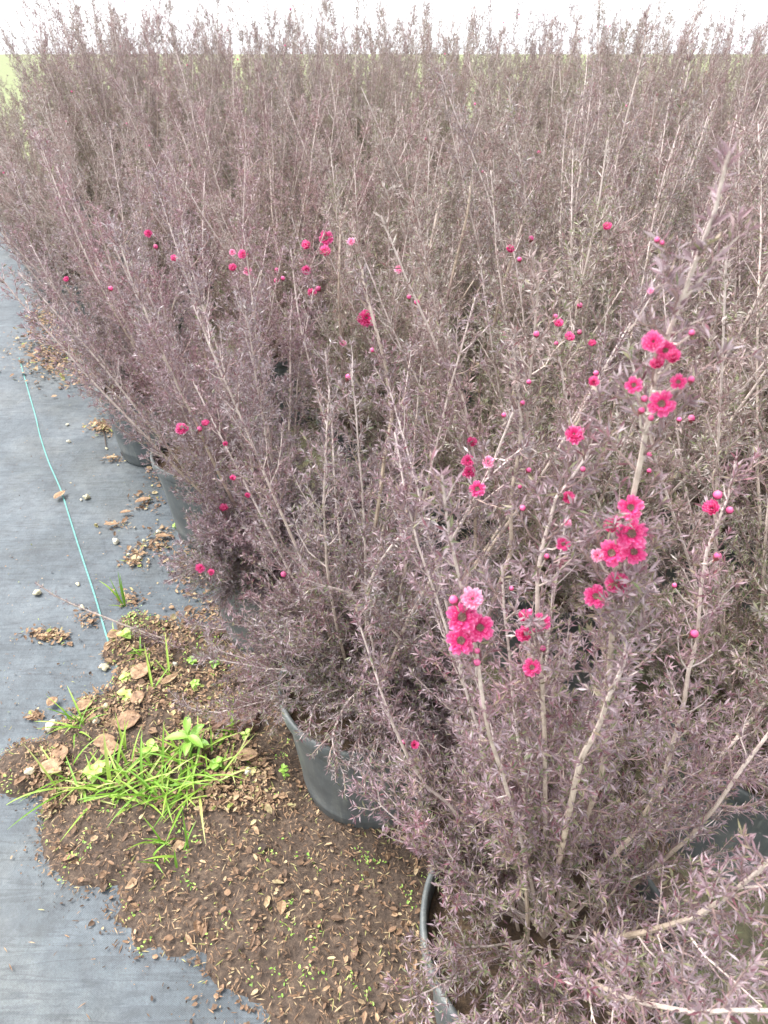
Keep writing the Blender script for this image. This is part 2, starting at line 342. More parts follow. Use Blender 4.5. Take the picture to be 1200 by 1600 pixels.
def gen_shrub(seed, height=1.2, nst=11, lean=(3, 30), bias=(0, 0), dens=1.0, hero=[], skirt=10, sk=(0, 6.283, 5, 50, .22, .46), skp=1, lm=None, size=.0102, green=.14, lsp=.0021):
    """returns branch mesh, foliage mesh, tips.  hero: list of dict(P, r0, r1, dens, ...) in the shrub's own space"""
    rng = np.random.default_rng(seed)
    stems = []; par = []
    for s in range(nst):
        az = 2*math.pi*(s+rng.uniform(-.35, .35))/nst; ln = math.radians(rng.uniform(*lean))
        b = np.array([math.cos(az)*.035, math.sin(az)*.035, SOILZ-.01])
        hv = np.array([math.cos(az)*math.tan(ln)+bias[0], math.sin(az)*math.tan(ln)+bias[1], 1.0]); hv /= np.linalg.norm(hv)
        Ls = (height-SOILZ)*rng.uniform(.72, 1.05)/max(.75, hv[2])
        pts = [b]; d = hv+np.array([hv[0]*.3, hv[1]*.3, -.12]); d /= np.linalg.norm(d)
        for k in range(11):
            pts.append(pts[-1]+d*Ls/11); d = d+np.array([0, 0, .045])+rng.normal(0, .04, 3); d /= np.linalg.norm(d)
        stems.append(np.array(pts)); par.append((rng.uniform(.0030, .0050), .0012, dict(t0=.1, dens=dens)))
    for s in range(skirt):                                   # low spreading shoots round the pot
        az = rng.uniform(sk[0], sk[1]) if rng.uniform() < skp else rng.uniform(0, 6.283); el = math.radians(rng.uniform(sk[2], sk[3]))
        b = np.array([math.cos(az)*.03, math.sin(az)*.03, SOILZ+rng.uniform(0, .08)])
        d = np.array([math.cos(az)*math.cos(el)+bias[0]*.3, math.sin(az)*math.cos(el)+bias[1]*.3, math.sin(el)]); d /= np.linalg.norm(d)
        Ls = rng.uniform(sk[4], sk[5]); pts = [b]
        for k in range(11):
            pts.append(pts[-1]+d*Ls/11); d = d+np.array([0, 0, rng.uniform(-.05, .09)])+rng.normal(0, .05, 3); d /= np.linalg.norm(d)
        stems.append(np.array(pts)); par.append((.0020, .0008, dict(t0=.12, dens=dens*1.15, lowlen=.11, toplen=.05)))
    for h in hero:
        stems.append(catmull(h['P'], 12)); par.append((h.get('r0', .0035), h.get('r1', .0012), dict(t0=h.get('t0', .25), dens=h.get('dens', 1), lscale=h.get('ls', .7))))
    S = np.array(stems); R = np.array([np.linspace(p[0]**.8, p[1]**.8, 12)**1.25 for p in par])
    v1, f1 = tubes(S, R, 6); tone1 = np.repeat(np.clip((R.ravel()-.0012)/.0028, 0, 1)*.8+.2*rng.uniform(0, 1, R.size), 6)
    LL = []; ln = []
    for P, p in zip(S, par):
        a, b = laterals(P, rng, **p[2]); LL.append(a); ln.append(b)
    LL = np.concatenate(LL); ln = np.concatenate(ln)
    v2, f2 = tubes(LL, np.stack([.0008+ln*.004, .0007+ln*.003, .0006+ln*.001, np.full(len(ln), .0004)], 1), 3)
    SL, sl = sublats(LL, ln, rng)
    v3, f3 = tubes(SL, np.tile([.0006, .0005, .0003], (len(sl), 1)), 3)
    V = np.concatenate([v1, v2, v3]); Fq = np.concatenate([f1, f2+len(v1), f3+len(v1)+len(v2)])
    tone = np.concatenate([tone1, np.repeat(np.where(rng.uniform(0, 1, len(ln)) < .2, rng.uniform(0, .4, len(ln)), rng.uniform(.78, 1, len(ln))), 12), np.repeat(rng.uniform(.76, 1, len(sl)), 9)])
    bm_ = mesh_np('branches', V, Fq, M_BARK, tone)
    parts = [leaves_on(LL, ln, rng, lsp, size, .05, .30), leaves_on(SL, sl, rng, lsp*.9, size*.92, .1, .42),
             leaves_on(S[:, 5:], np.full(len(S), .45), rng, .0042, size*1.15, 0, .12)]
    a = np.concatenate([p[0] for p in parts]); tn = np.concatenate([p[1] for p in parts]); sz = np.concatenate([p[2] for p in parts])
    keep = a[:, 2] > .03; a, tn, sz = a[keep], tn[keep], sz[keep]
    clump = np.array([mnoise.noise(Vector(q*9.0)) for q in a[::8].tolist()]) if False else None
    ph = np.sin(a[:, 0]*23+seed)*np.sin(a[:, 1]*27+1.3*seed)*np.sin(a[:, 2]*15+2.1*seed)
    tone = np.clip(rng.normal(.36, .17, len(a))+.12*ph, 0, .72)
    # older inner and lower leaves stay green
    rr = np.hypot(a[:, 0], a[:, 1]); inner = np.clip(1.2-rr/.20, 0, 1)*np.clip(1.15-a[:, 2]/height, 0, 1)
    low = np.clip(1.1-a[:, 2]/(height*.75), 0, 1)
    gp = green*(.2+1.6*inner+1.3*low+.8*np.clip(ph*2-.5, 0, 1))
    gr = rng.uniform(0, 1, len(a)) < gp
    tone = np.where(gr, rng.uniform(.74, 1, len(a)), tone)
    Vl, Fl, Tl = leafmesh('foliage', a, tn, sz, tone, rng)
    fm = mesh_np('foliage', Vl, Fl, lm or M_LEAFT, Tl)
    print('leaves', len(a)); return dict(branches=bm_, foliage=fm, S=S, bvh=None, V=Vl, F=Fl, LL=LL)

# ------------------------------------------------------------------ pot
def lathe(prof, n, mat, name, warp=0.0, seed=0):
    V = []; rng = random.Random(seed)
    for j, (r, z) in enumerate(prof):
        for k in range(n):
            a = 2*math.pi*k/n; rr = r*(1+warp*math.sin(2*a+seed)+warp*.5*math.sin(3*a+seed*2)); V.append((rr*math.cos(a), rr*math.sin(a), z))
    i = np.arange(len(prof)*n).reshape(len(prof), n)
    A = i[:-1]; B = np.roll(A, -1, 1); D = i[1:]; E = np.roll(D, -1, 1)
    return mesh_np(name, V, np.stack([A, B, E, D], -1).reshape(-1, 4), mat, smooth=True)
RT, RB, PH = .178, .150, .325
def rr(z): return RB+(RT-RB)*z/PH
pot_prof = [(.0, .004), (RB-.02, .004), (RB-.014, .0), (RB-.008, .001), (RB-.003, .008), (rr(.02), .02), (rr(.05), .05), (rr(.052)+.0012, .053), (rr(.056), .057), (rr(.10), .10), (rr(.17), .17), (rr(.23), .23), (rr(.262), .262),
            (rr(.266)+.002, .266), (rr(.28)+.002, .28), (rr(.282), .283), (rr(.295), .295)]
rim_prof = [(rr(.295)+.0003, .293), (RT+.007, .294), (RT+.0085, .297), (RT+.0085, .322), (RT+.0065, .3255), (RT+.001, .3255), (RT-.0015, .322), (RT-.003, .29), (RT-.006, .24)]
ME_POT = lathe(pot_prof, 56, M_POT, 'pot', .006, 1)
ME_RIM = lathe(rim_prof, 56, M_POT, 'rim', .006, 1)
def mk_soildisc():
    V = [(0, 0, SOILZ)]; n = 40; rings = 9
    for j in range(1, rings+1):
        for k in range(n):
            a = 2*math.pi*k/n; r = (RT-.0045)*j/rings; V.append((r*math.cos(a), r*math.sin(a), SOILZ+.008*fbm(r*math.cos(a), r*math.sin(a), 22, 6, 3)))
    f4 = []; f3 = [(0, 1+k, 1+(k+1) % n) for k in range(n)]
    for j in range(rings-1):
        for k in range(n): f4.append((1+j*n+k, 1+(j+1)*n+k, 1+(j+1)*n+(k+1) % n, 1+j*n+(k+1) % n))
    return mesh_np('soil', V, [np.array(f3), np.array(f4)], M_POTSOIL, smooth=True)
ME_PSOIL = mk_soildisc()
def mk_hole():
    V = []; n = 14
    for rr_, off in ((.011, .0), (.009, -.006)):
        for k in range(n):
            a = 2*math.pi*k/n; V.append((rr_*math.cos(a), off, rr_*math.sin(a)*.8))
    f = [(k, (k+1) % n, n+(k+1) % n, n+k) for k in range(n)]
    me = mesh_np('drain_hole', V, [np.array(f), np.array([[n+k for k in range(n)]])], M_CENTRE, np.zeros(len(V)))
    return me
ME_HOLE = mk_hole()

# ------------------------------------------------------------------ flowers
def petal(V, Fq, T, az, r0, r1, wd, up0, up1, seed, tone):
    rng = random.Random(seed); n, m = 6, 9; base = len(V)
    ca, sa = math.cos(az), math.sin(az); ph = rng.uniform(0, 6); ph2 = rng.uniform(0, 6); fr = rng.uniform(.05, .10)
    for i in range(n):
        s = i/(n-1); w = wd*(.30+.75*math.sin(min(1, s*1.1)*math.pi*.60))
        for j in range(m):
            q = (j/(m-1)-.5)*2
            r = r0+(r1-r0)*s*(1-.20*abs(q)**2.5+.07*math.sin(q*7+ph)*s)
            y = q*w; z = up0+(up1-up0)*s**1.4+abs(q)**2*wd*.30*(1-s*.6)+fr*s*s*math.sin(q*6.5+ph2)
            V.append((r*ca-y*sa, r*sa+y*ca, z)); T.append(min(1, max(0, tone-.12+.42*s*s+.10*abs(q)+.12*math.sin(q*6.5+ph2)*s+.10*rng.uniform(-1, 1))))  # paler towards the edges; ruffle crests lightened, their highlights put into the tone
    for i in range(n-1):
        for j in range(m-1):
            a = base+i*m+j; Fq.append((a, a+1, a+m+1, a+m))
def mk_flower(kind, seed, mat=M_PETAL):
    """unit flower, 1 m across; faces +Z"""
    rng = random.Random(seed); V, Fq, T = [], [], []
    if kind == 'single':         # dark centre shown, two whorls
        for k in range(5): petal(V, Fq, T, k*2*math.pi/5+rng.uniform(-.1, .1), .12, .5, .20, 0, .06+rng.uniform(-.03, .05), seed*31+k, .42)
        for k in range(7): petal(V, Fq, T, (k+.5)*2*math.pi/7+rng.uniform(-.2, .2), .13, .36*rng.uniform(.85, 1.15), .13, .04, .22+rng.uniform(-.06, .06), seed*57+k, .34)
        for k in range(4): petal(V, Fq, T, k*1.7+rng.uniform(-.3, .3), .13, .26, .09, .08, .27, seed*37+k, .4)
    elif kind == 'double':
        for w, (n, r1, wd, u0, u1, tn) in enumerate([(6, .5, .19, 0, .06, .5), (6, .42, .17, .03, .18, .42), (5, .31, .14, .06, .26, .36), (4, .20, .11, .08, .28, .3)]):
            for k in range(n): petal(V, Fq, T, (k+.4*w)*2*math.pi/n+rng.uniform(-.2, .2), .04, r1*rng.uniform(.85, 1.08), wd, u0, u1*rng.uniform(.8, 1.25), seed*91+k+10*w, tn+rng.uniform(-.12, .12))
    else:                        # half open, cupped
        for w, (n, r1, wd, u0, u1, tn) in enumerate([(5, .42, .2, 0, .42, .3), (5, .30, .17, .03, .5, .42), (4, .16, .13, .06, .52, .5)]):
            for k in range(n): petal(V, Fq, T, (k+.4*w)*2*math.pi/n+rng.uniform(-.2, .2), .06, r1, wd, u0, u1*rng.uniform(.8, 1.1), seed*77+k+10*w, tn)
    petals = mesh_np('petals_'+kind, V, np.array(Fq), mat, T, smooth=True)
    # centre: dark cup with stamens
    V, F4, T = [], [], []
    prof = [(0, .02), (.10, .03), (.145, .075), (.13, .10), (.07, .075), (0.0, .095)] if kind == 'single' else [(0, .02), (.05, .03), (.07, .09), (.05, .12), (.0, .13)]
    n = 12
    for (r, z) in prof:
        for k in range(n): a = 2*math.pi*k/n; V.append((r*math.cos(a), r*math.sin(a), z)); T.append(.25+.3*rng.random())
    for j in range(len(prof)-1):
        for k in range(n): F4.append((j*n+k, j*n+(k+1) % n, (j+1)*n+(k+1) % n, (j+1)*n+k))
    for k in range(14 if kind == 'single' else 6):
        a = rng.uniform(0, 6.28); r = .125 if kind == 'single' else .04; b = len(V)
        p = Vector((r*math.cos(a), r*math.sin(a), .09)); q = p+Vector((-math.cos(a)*.02+rng.uniform(-.02, .02), -math.sin(a)*.02, .07)); s = Vector((-math.sin(a), math.cos(a), 0))*.008
        for z in (p-s, p+s, q+s*1.6, q-s*1.6): V.append(tuple(z)); T.append(.95)
        F4.append((b, b+1, b+2, b+3))
    cen = mesh_np('centre', V, np.array(F4), M_CENTRE, T)
    # calyx below
    prof = [(0, -.16), (.05, -.15), (.10, -.08), (.12, -.01), (.10, .01)]; V = []; F4 = []; T = []
    for (r, z) in prof:
        for k in range(10): a = 2*math.pi*k/10; V.append((r*math.cos(a), r*math.sin(a), z)); T.append(rng.random())
    for j in range(4):
        for k in range(10): F4.append((j*10+k, j*10+(k+1) % 10, (j+1)*10+(k+1) % 10, (j+1)*10+k))
    cal = mesh_np('calyx', V, np.array(F4), M_CALYX, T, smooth=True)
    return petals, cen, cal
FL = {k: [mk_flower(k, s) for s in (1, 2, 3)] for k in ('single', 'double', 'half')}
FL['pale'] = [mk_flower('double', s, M_PETALP) for s in (5, 6)]
def mk_bud(seed):
    rng = random.Random(seed); V = []; F4 = []; T = []; n = 12
    prof = [(0.02, -.05), (.22, .0), (.40, .16), (.46, .36), (.40, .60), (.24, .78), (.06, .86), (0, .86)]
    for j, (r, z) in enumerate(prof):
        for k in range(n):
            a = 2*math.pi*k/n+j*.25; q = r*(1+.07*math.sin(5*a+j*.6)); V.append((q*math.cos(a), q*math.sin(a), z)); T.append(min(1, .35+.5*z+.1*rng.random()))
    for j in range(len(prof)-1):
        for k in range(n): F4.append((j*n+k, j*n+(k+1) % n, (j+1)*n+(k+1) % n, (j+1)*n+k))
    b = mesh_np('bud', V, np.array(F4), M_PETAL, T, smooth=True)
    V = []; F4 = []; T = []
    prof = [(.05, -.55), (.07, -.3), (.30, -.12), (.43, .10), (.46, .24)]
    for (r, z) in prof:
        for k in range(n): a = 2*math.pi*k/n; V.append((r*1.03*math.cos(a), r*1.03*math.sin(a), z+(.1*math.cos(5*a) if z > .2 else 0))); T.append(rng.random())
    for j in range(4):
        for k in range(n): F4.append((j*n+k, j*n+(k+1) % n, (j+1)*n+(k+1) % n, (j+1)*n+k))
    c = mesh_np('calyx', V, np.array(F4), M_CALYX, T, smooth=True)
    return b, c
BUD = [mk_bud(1), mk_bud(2)]
def align(o, d, size, spin):
    q = Vector(d).to_track_quat('Z', 'Y'); o.rotation_mode = 'QUATERNION'
    o.rotation_quaternion = q @ Vector((0, 0, 1)).rotation_difference(Vector((0, 0, 1))) @ Matrix.Rotation(spin, 3, 'Z').to_quaternion()
    o.scale = (size,)*3
def add_flower(root, kind, wpos, wdir, size, rnd, label=None):
    M = root.matrix_world.inverted(); p = M @ Vector(wpos); d = (M.to_3x3() @ Vector(wdir)).normalized()
    sc = 1/root.scale[0]
    if kind == 'bud':
        b, c = BUD[rnd.randrange(2)]
        o = link('bud', b, root, p); align(o, d, size*sc, rnd.uniform(0, 6)); k = link('calyx', c, o)
    else:
        pe, ce, ca = FL[kind][rnd.randrange(len(FL[kind]))]
        o = link('flower', pe, root, p); align(o, d, size*sc, rnd.uniform(0, 6)); link('centre', ce, o); link('calyx', ca, o)
        if kind == 'pale': o['label'] = 'paler pink flower'
    return o

# ------------------------------------------------------------------ layout of the bed
def xy(*a): return np.array(a, float)
dv = xy(-.505, .863); nv = xy(.863, .505)
row0 = [xy(.24, .46), xy(-.03, .93), xy(-.30, 1.41), xy(-.56, 1.885), xy(-.94, 2.45), xy(-1.14, 3.2), xy(-1.71, 3.84), xy(-2.15, 4.52), xy(-2.55, 5.2), xy(-2.95, 5.9), xy(-3.35, 6.6), xy(-3.72, 7.25)]
def toloc(base, P): P = np.array(P, float); P[:, 0] -= base[0]; P[:, 1] -= base[1]; return P
def HS(base, pts, Y0, Y1, r0=.0035, r1=.0012, dens=1, ls=.7, t0=.25, start=True):
    """hero stem: passes the picture points, its distance going from Y0 to Y1"""
    n = len(pts); P = [PY(a, b, Y0+(Y1-Y0)*k/(n-1)) for k, (a, b) in enumerate(pts)]
    if start: P = [np.array([base[0], base[1], SOILZ])] + P
    return dict(P=toloc(base, P), r0=r0, r1=r1, dens=dens, ls=ls, t0=t0, W=np.array(P))
N = row0[0]; A = row0[1]; X0 = row0[2]; B0 = row0[3]; C0 = row0[4]
X1 = X0+nv*.6
heroN = [HS(N, [(849, 1250), (844, 1100), (835, 980), (838, 905), (855, 839), (867, 800), (905, 755), (928, 700)], .47, .50, .0030, .0009, 1.5, .8, .12),
         HS(N, [(930, 1250), (948, 1050), (951, 950), (962, 890), (985, 800), (1002, 690), (1018, 620), (1040, 545), (1067, 480), (1085, 430), (1104, 380), (1122, 300)], .48, .40, .0032, .0009, 1.5, .8, .12),
         HS(N, [(1005, 1290), (1032, 1220), (1059, 1130), (1068, 1070), (1083, 1016), (1089, 920), (1104, 860), (1125, 815), (1142, 740)], .50, .56, .0034, .0009, 1.5, .8, .12),
         HS(N, [(800, 1280), (765, 1180), (748, 1090), (738, 1010), (722, 955), (706, 890), (695, 830), (688, 775)], .45, .44, .0028, .0011, 1.1, .5, .15),
         HS(N, [(890, 1260), (905, 1200), (928, 1160), (945, 1110), (960, 1080), (972, 1045)], .42, .38, .0035, .0015, .8, .35, .3),
         HS(N, [(720, 1290), (660, 1235), (620, 1160), (602, 1115), (590, 1076), (578, 1040), (560, 985)], .56, .66, .003, .0012, 1, .6, .25)]
heroA = [HS(A, [(560, 1090), (535, 1120), (520, 1170), (540, 1225)], .82, .68, .0022, .001, 1.9, .7, .2),
         HS(A, [(545, 1085), (510, 1095), (490, 1120), (482, 1160)], .85, .75, .0020, .0009, 1.8, .6, .2),
         HS(A, [(600, 1100), (600, 1150), (610, 1200), (640, 1260)], .80, .64, .0022, .001, 1.9, .8, .2),
         HS(A, [(575, 1100), (565, 1140), (570, 1190), (590, 1240)], .81, .66, .0022, .001, 1.9, .7, .2),
         HS(A, [(600, 1150), (585, 1000), (580, 890), (592, 800), (602, 720), (613, 645), (590, 540), (572, 480), (566, 440)], .93, 1.0, .005, .002, .8, .6, .35),
         HS(A, [(640, 1130), (660, 1060), (626, 1010), (584, 968), (575, 930), (596, 890), (625, 855), (655, 828), (672, 832)], .84, .64, .0030, .0012, 1.3, .5, .3),
         HS(A, [(590, 1120), (580, 1000), (551, 944), (510, 930), (473, 918)], .86, .76, .003, .0012, .8, .35, .3),
         HS(A, [(560, 1080), (523, 1050), (467, 1085), (437, 1098), (380, 1112), (330, 1122), (282, 1108)], .97, .98, .0028, .0010, 2.2, .75, .3),
         HS(A, [(660, 1100), (735, 900), (740, 780), (738, 720), (722, 640), (700, 580)], .9, .98, .0045, .0016, 1, .6, .3),
         HS(A, [(690, 1100), (790, 900), (795, 800), (812, 700), (806, 620), (800, 560)], .85, .88, .0045, .0016, 1, .6, .3)]
heroX = [HS(X0, [(435, 1010), (400, 1050), (350, 1075), (300, 1085), (262, 1092)], 1.28, 1.17, .0022, .001, 2.0, .6, .2),
         HS(X0, [(430, 960), (390, 985), (340, 990), (290, 975)], 1.33, 1.36, .0022, .001, 2.0, .6, .2),
         HS(X0, [(440, 1020), (420, 1075), (380, 1110), (330, 1135), (290, 1140)], 1.22, 1.06, .0022, .001, 2.0, .65, .2),
         HS(X0, [(450, 920), (410, 915), (375, 915), (345, 925)], 1.38, 1.38, .0022, .001, 2.0, .7, .2),
         HS(X0, [(430, 1000), (380, 1018), (320, 1028), (260, 1012), (212, 992)], 1.33, 1.27, .0024, .0010, 1.6, .42, .25),
         HS(X0, [(420, 1040), (370, 1075), (320, 1100), (270, 1112), (235, 1118)], 1.2, 1.10, .0022, .001, 2.2, .6, .2),
         HS(X0, [(480, 1000), (490, 1050), (480, 1085), (465, 1110)], 1.25, 1.12, .0022, .001, 2.0, .8, .2),
         HS(X0, [(470, 1000), (440, 1010), (330, 1024), (260, 1005), (200, 985), (150, 965), (100, 945), (58, 918)], 1.36, 1.31, .0032, .0017, .45, .16, .3),
         HS(X0, [(450, 850), (430, 780), (400, 680), (370, 600)], 1.42, 1.5, .004, .0015, 1, .6, .3),
         HS(X0, [(520, 780), (500, 640), (470, 520), (455, 400)], 1.42, 1.5, .004, .0015, 1, .6, .3)]
heroX1 = [HS(X1, [(700, 760), (640, 620), (655, 500), (668, 420), (682, 350), (690, 310)], 1.7, 1.75, .0055, .0022, .8, .6, .35),
          HS(X1, [(700, 700), (686, 560), (705, 450), (728, 355), (735, 300)], 1.72, 1.75, .0060, .0025, .8, .6, .35),
          HS(X1, [(745, 700), (748, 620), (775, 500), (800, 410), (822, 345)], 1.72, 1.7, .0055, .0025, .8, .6, .35),
          HS(X1, [(560, 700), (532, 520), (531, 430), (533, 350)], 1.75, 1.8, .0055, .0022, .8, .6, .35)]

VAR = []
for s in range(7): VAR.append(gen_shrub(100+s, 1.16+.03*s, 19, (3, 30), (0, 0), 1.0, skirt=26, green=.34))
TALL = [gen_shrub(150+s, 1.62+.06*s, 17, (2, 22), (0, 0), 1.0, skirt=6, green=.34) for s in range(3)]
EDGE = [gen_shrub(200+s, 1.2, 15, (3, 30), (-.07, -.02), 1.0, skirt=34, sk=(-3.1, 3.1, 15, 65, .13, .30), green=.12) for s in range(3)]     # lean out over the path
VN = gen_shrub(301, 1.12, 10, (10, 34), (.14, .10), 1.0, heroN, skirt=40, sk=(1.2, 3.0, 5, 60, .16, .38), skp=.6, lm=M_LEAF, green=.22)
VA = gen_shrub(302, 1.10, 11, (5, 30), (0, .08), 1.0, heroA, lm=M_LEAF, skirt=62, sk=(-1.5, 3.9, 5, 65, .14, .36), green=.16)
VX = gen_shrub(306, 1.15, 13, (3, 21), (-.04, .0), 1.05, heroX, lm=M_LEAF, skirt=95, sk=(-2.2, .5, -14, 50, .18, .36), green=.10)
VB = gen_shrub(211, 1.2, 15, (3, 28), (-.04, .0), 1.0, lm=M_LEAF, skirt=18, sk=(-.7, 2.0, 25, 65, .14, .26), green=.14)
VX1 = gen_shrub(304, 1.2, 12, (3, 28), (0, 0), 1.0, heroX1, skirt=26, green=.34)

PLANTS = []
ROOT_GROUP = 'potted tea tree shrubs massed in the nursery bed'
def place(var, p, rz, sc, label, flowers=True, holes=True):
    root = empty('potted_shrub', (p[0], p[1], .0), 0); root.scale = (sc,)*3
    zz = mat_h(p[0], p[1]); root.location.z = zz-.002
    root.rotation_euler.z = rz
    tag(root, label, 'potted shrub', ROOT_GROUP)
    pot = link('pot', ME_POT, root); link('rim', ME_RIM, pot)
    if holes:
        for k in range(4):
            a = k*math.pi/2+.55-rz; h = link('drain_hole', ME_HOLE, pot, ((rr(.03)+.0015)*math.cos(a), (rr(.03)+.0015)*math.sin(a), .028)); h.rotation_euler = (0, 0, a-math.pi/2)
    link('potting_soil', ME_PSOIL, root)
    link('branches', var['branches'], root); link('foliage', var['foliage'], root)
    root['_v'] = 0; del root['_v']
    Mx = Matrix.Translation(root.location) @ Matrix.Rotation(rz, 4, 'Z') @ Matrix.Scale(sc, 4)
    root.matrix_world = Mx
    PLANTS.append((root, var, Mx)); return root
rnd = random.Random(5)
place(VN, N, 0, 1, 'shrub nearest the camera, its flower-laden stems rising through the lower right')
place(VA, A, 0, 1, 'edge shrub whose dark pot shows bare beside the green weeds')
place(VX, X0, 0, 1, 'dense low-skirted edge shrub trailing one bare twig across the mat')
place(VB, B0, 0, 1.0, 'edge shrub whose dusty pot stands beside scattered dry leaves, third pot along the mat')
place(EDGE[1], C0, .1, 1.0, 'edge shrub with a pot half hidden past the two white stones')
ed_lab = ['edge shrub hiding its pot, with stems fanned over the upper left path', 'far edge shrub with drain hole showing beside the brown litter heap', 'last edge shrub at the left margin behind the litter heap']
for k, p in enumerate(row0[5:8]): place(EDGE[(k+2) % 3], p, rnd.uniform(-.3, .3), rnd.uniform(.95, 1.05), ed_lab[k])
for k, p in enumerate(row0[8:]): place(EDGE[k % 3], p, rnd.uniform(-.3, .3), rnd.uniform(.95, 1.05), ['first', 'second', 'third', 'fourth'][k]+' edge shrub beyond the litter heap, far up the row')
place(VX1, X1, 0, 1, 'shrub behind the edge row with four thick bare tan stems')
cnt = 0
row1lab = {(1, 0): 'shrub close on the right margin with round pink buds', (1, 1): 'second-row shrub behind the near flower clusters, just right of the tan-stemmed one',
           (1, 3): 'second-row shrub above the left edge pots with a ruffled pink bloom high up', (1, 4): 'second-row shrub at upper left with a cluster of deep pink blooms'}
for r in range(1, 16):
    for c in range(-9, 13):
        if r == 1 and c == 2: continue
        if 0 <= c < len(row0): p = row0[c]+nv*.6*r
        elif c < 0: p = row0[0]+nv*.6*r-dv*.52*(-c)
        else: continue
        p = p+xy(rnd.uniform(-.05, .05), rnd.uniform(-.05, .05))
        if p[1] < .3 or p[1] > 8.2 or p[0] > p[1]*.66+.75 or math.hypot(*p) < .55: continue
        lab = row1lab.get((r, c)) or ('shrub in the third or fourth row, showing only upper twigs above its neighbours' if r <= 3 and p[1] < 3.2 else 'shrub deep in the massed bed, only its upper twigs showing')
        place(VAR[rnd.randrange(7)] if p[1] < 4.6 else TALL[rnd.randrange(3)], p, rnd.uniform(0, 6.28), rnd.uniform(.94, 1.08), lab, holes=False)
        cnt += 1
print('plants', len(PLANTS))

# ------------------------------------------------------------------ flowers and buds where the photograph has them
for v in VAR+TALL+EDGE+[VB, VN, VA, VX, VX1]:
    v['bvh'] = BVHTree.FromPolygons([Vector(x) for x in v['V'].tolist()], v['F'].tolist())
def cast(px, py):
    o = Vector((0, 0, H)); d = Vector(ray(px, py)); best = None
    for root, var, Mx in PLANTS:
        c = Mx.translation
        if c.y > 5.5: continue
        inv = Mx.inverted(); lo = inv @ o; ld = inv.to_3x3() @ d
        hit = var['bvh'].ray_cast(lo, ld.normalized(), 12)
        if hit[0] is None: continue
        w = Mx @ hit[0]; z = (w-o).dot(Vector((0, cP, -sP)))
        if best is None or z < best[0]: best = (z, root)
    return best
FLW = {  # kind, px, py, apparent size in px
 'S1': [('half', 818, 966, 24), ('double', 846, 972, 28), ('bud', 828, 956, 9), ('bud', 836, 984, 12), ('half', 820, 992, 28), ('bud', 849, 1016, 10), ('single', 831, 1043, 28), ('bud', 824, 1055, 11),
        ('half', 887, 778, 22), ('pale', 886, 817, 14), ('double', 880, 850, 22), ('bud', 853, 872, 9), ('bud', 912, 735, 9)],
 'S2': [('double', 985, 793, 38), ('half', 958, 824, 28), ('single', 986, 834, 48), ('single', 956, 864, 42), ('double', 990, 862, 38), ('pale', 933, 868, 22), ('double', 964, 912, 40), ('double', 931, 932, 36), ('bud', 964, 812, 11),
        ('double', 1021, 535, 34), ('double', 1040, 548, 30), ('half', 1027, 571, 24), ('half', 1053, 560, 26), ('single', 1060, 597, 24), ('bud', 1079, 597, 11), ('double', 1034, 631, 40), ('double', 990, 602, 26),
        ('bud', 1005, 625, 11), ('bud', 1000, 645, 11), ('bud', 1018, 655, 10), ('bud', 1080, 523, 10)],
 'S3': [('half', 1113, 796, 28), ('bud', 1120, 776, 15), ('bud', 1138, 800, 12), ('bud', 1118, 873, 13), ('bud', 1081, 993, 14), ('bud', 1053, 917, 8)],
 'S4': [('pale', 738, 936, 36), ('bud', 712, 942, 16), ('single', 722, 965, 48), ('single', 750, 981, 42), ('single', 720, 1001, 44), ('half', 741, 997, 22), ('bud', 746, 1018, 10), ('bud', 744, 1037, 12)],
 '': [('double', 897, 680, 32), ('half', 927, 598, 19), ('bud', 932, 585, 9), ('half', 926, 539, 14), ('half', 888, 530, 18), ('bud', 905, 521, 8), ('half', 872, 508, 17), ('bud', 838, 525, 10), ('bud', 904, 480, 9), ('bud', 866, 497, 8), ('bud', 870, 538, 7),
      ('bud', 818, 795, 10), ('bud', 824, 737, 9), ('bud', 827, 599, 8), ('bud', 815, 632, 8), ('bud', 786, 651, 8), ('bud', 813, 762, 7), ('bud', 799, 827, 8), ('bud', 798, 921, 8),
      ('double', 731, 721, 22), ('double', 733, 738, 22), ('half', 737, 692, 18), ('pale', 763, 722, 20), ('double', 746, 764, 25),
      ('double', 572, 498, 30), ('pale', 536, 537, 12), ('bud', 583, 549, 8), ('bud', 543, 592, 11),
      ('double', 510, 372, 22), ('half', 480, 386, 17), ('half', 507, 396, 20), ('double', 478, 423, 16), ('half', 488, 459, 16), ('bud', 499, 453, 9), ('pale', 549, 378, 13), ('pale', 623, 421, 14), ('bud', 640, 466, 8), ('bud', 652, 475, 9), ('bud', 432, 441, 8), ('bud', 431, 424, 7), ('bud', 441, 437, 7),
      ('double', 380, 398, 16), ('half', 365, 420, 14), ('pale', 387, 424, 14), ('pale', 363, 395, 11),
      ('double', 232, 365, 13), ('bud', 244, 388, 8), ('half', 273, 405, 12), ('half', 105, 438, 10), ('bud', 172, 453, 8),
      ('double', 284, 671, 20), ('half', 322, 664, 14), ('bud', 311, 673, 9), ('half', 352, 694, 9), ('half', 351, 796, 16), ('half', 363, 748, 11), ('half', 386, 775, 10), ('double', 313, 888, 16), ('half', 330, 895, 12), ('bud', 443, 899, 10),
      ('half', 647, 1164, 15), ('bud', 631, 1160, 8),
      ('half', 796, 392, 15), ('bud', 812, 408, 8), ('bud', 829, 376, 9), ('half', 948, 357, 16), ('pale', 1017, 455, 10), ('bud', 1027, 378, 9), ('bud', 1035, 383, 8), ('bud', 1080, 658, 12), ('bud', 1013, 712, 9), ('bud', 1013, 738, 8), ('bud', 1060, 658, 8)]}
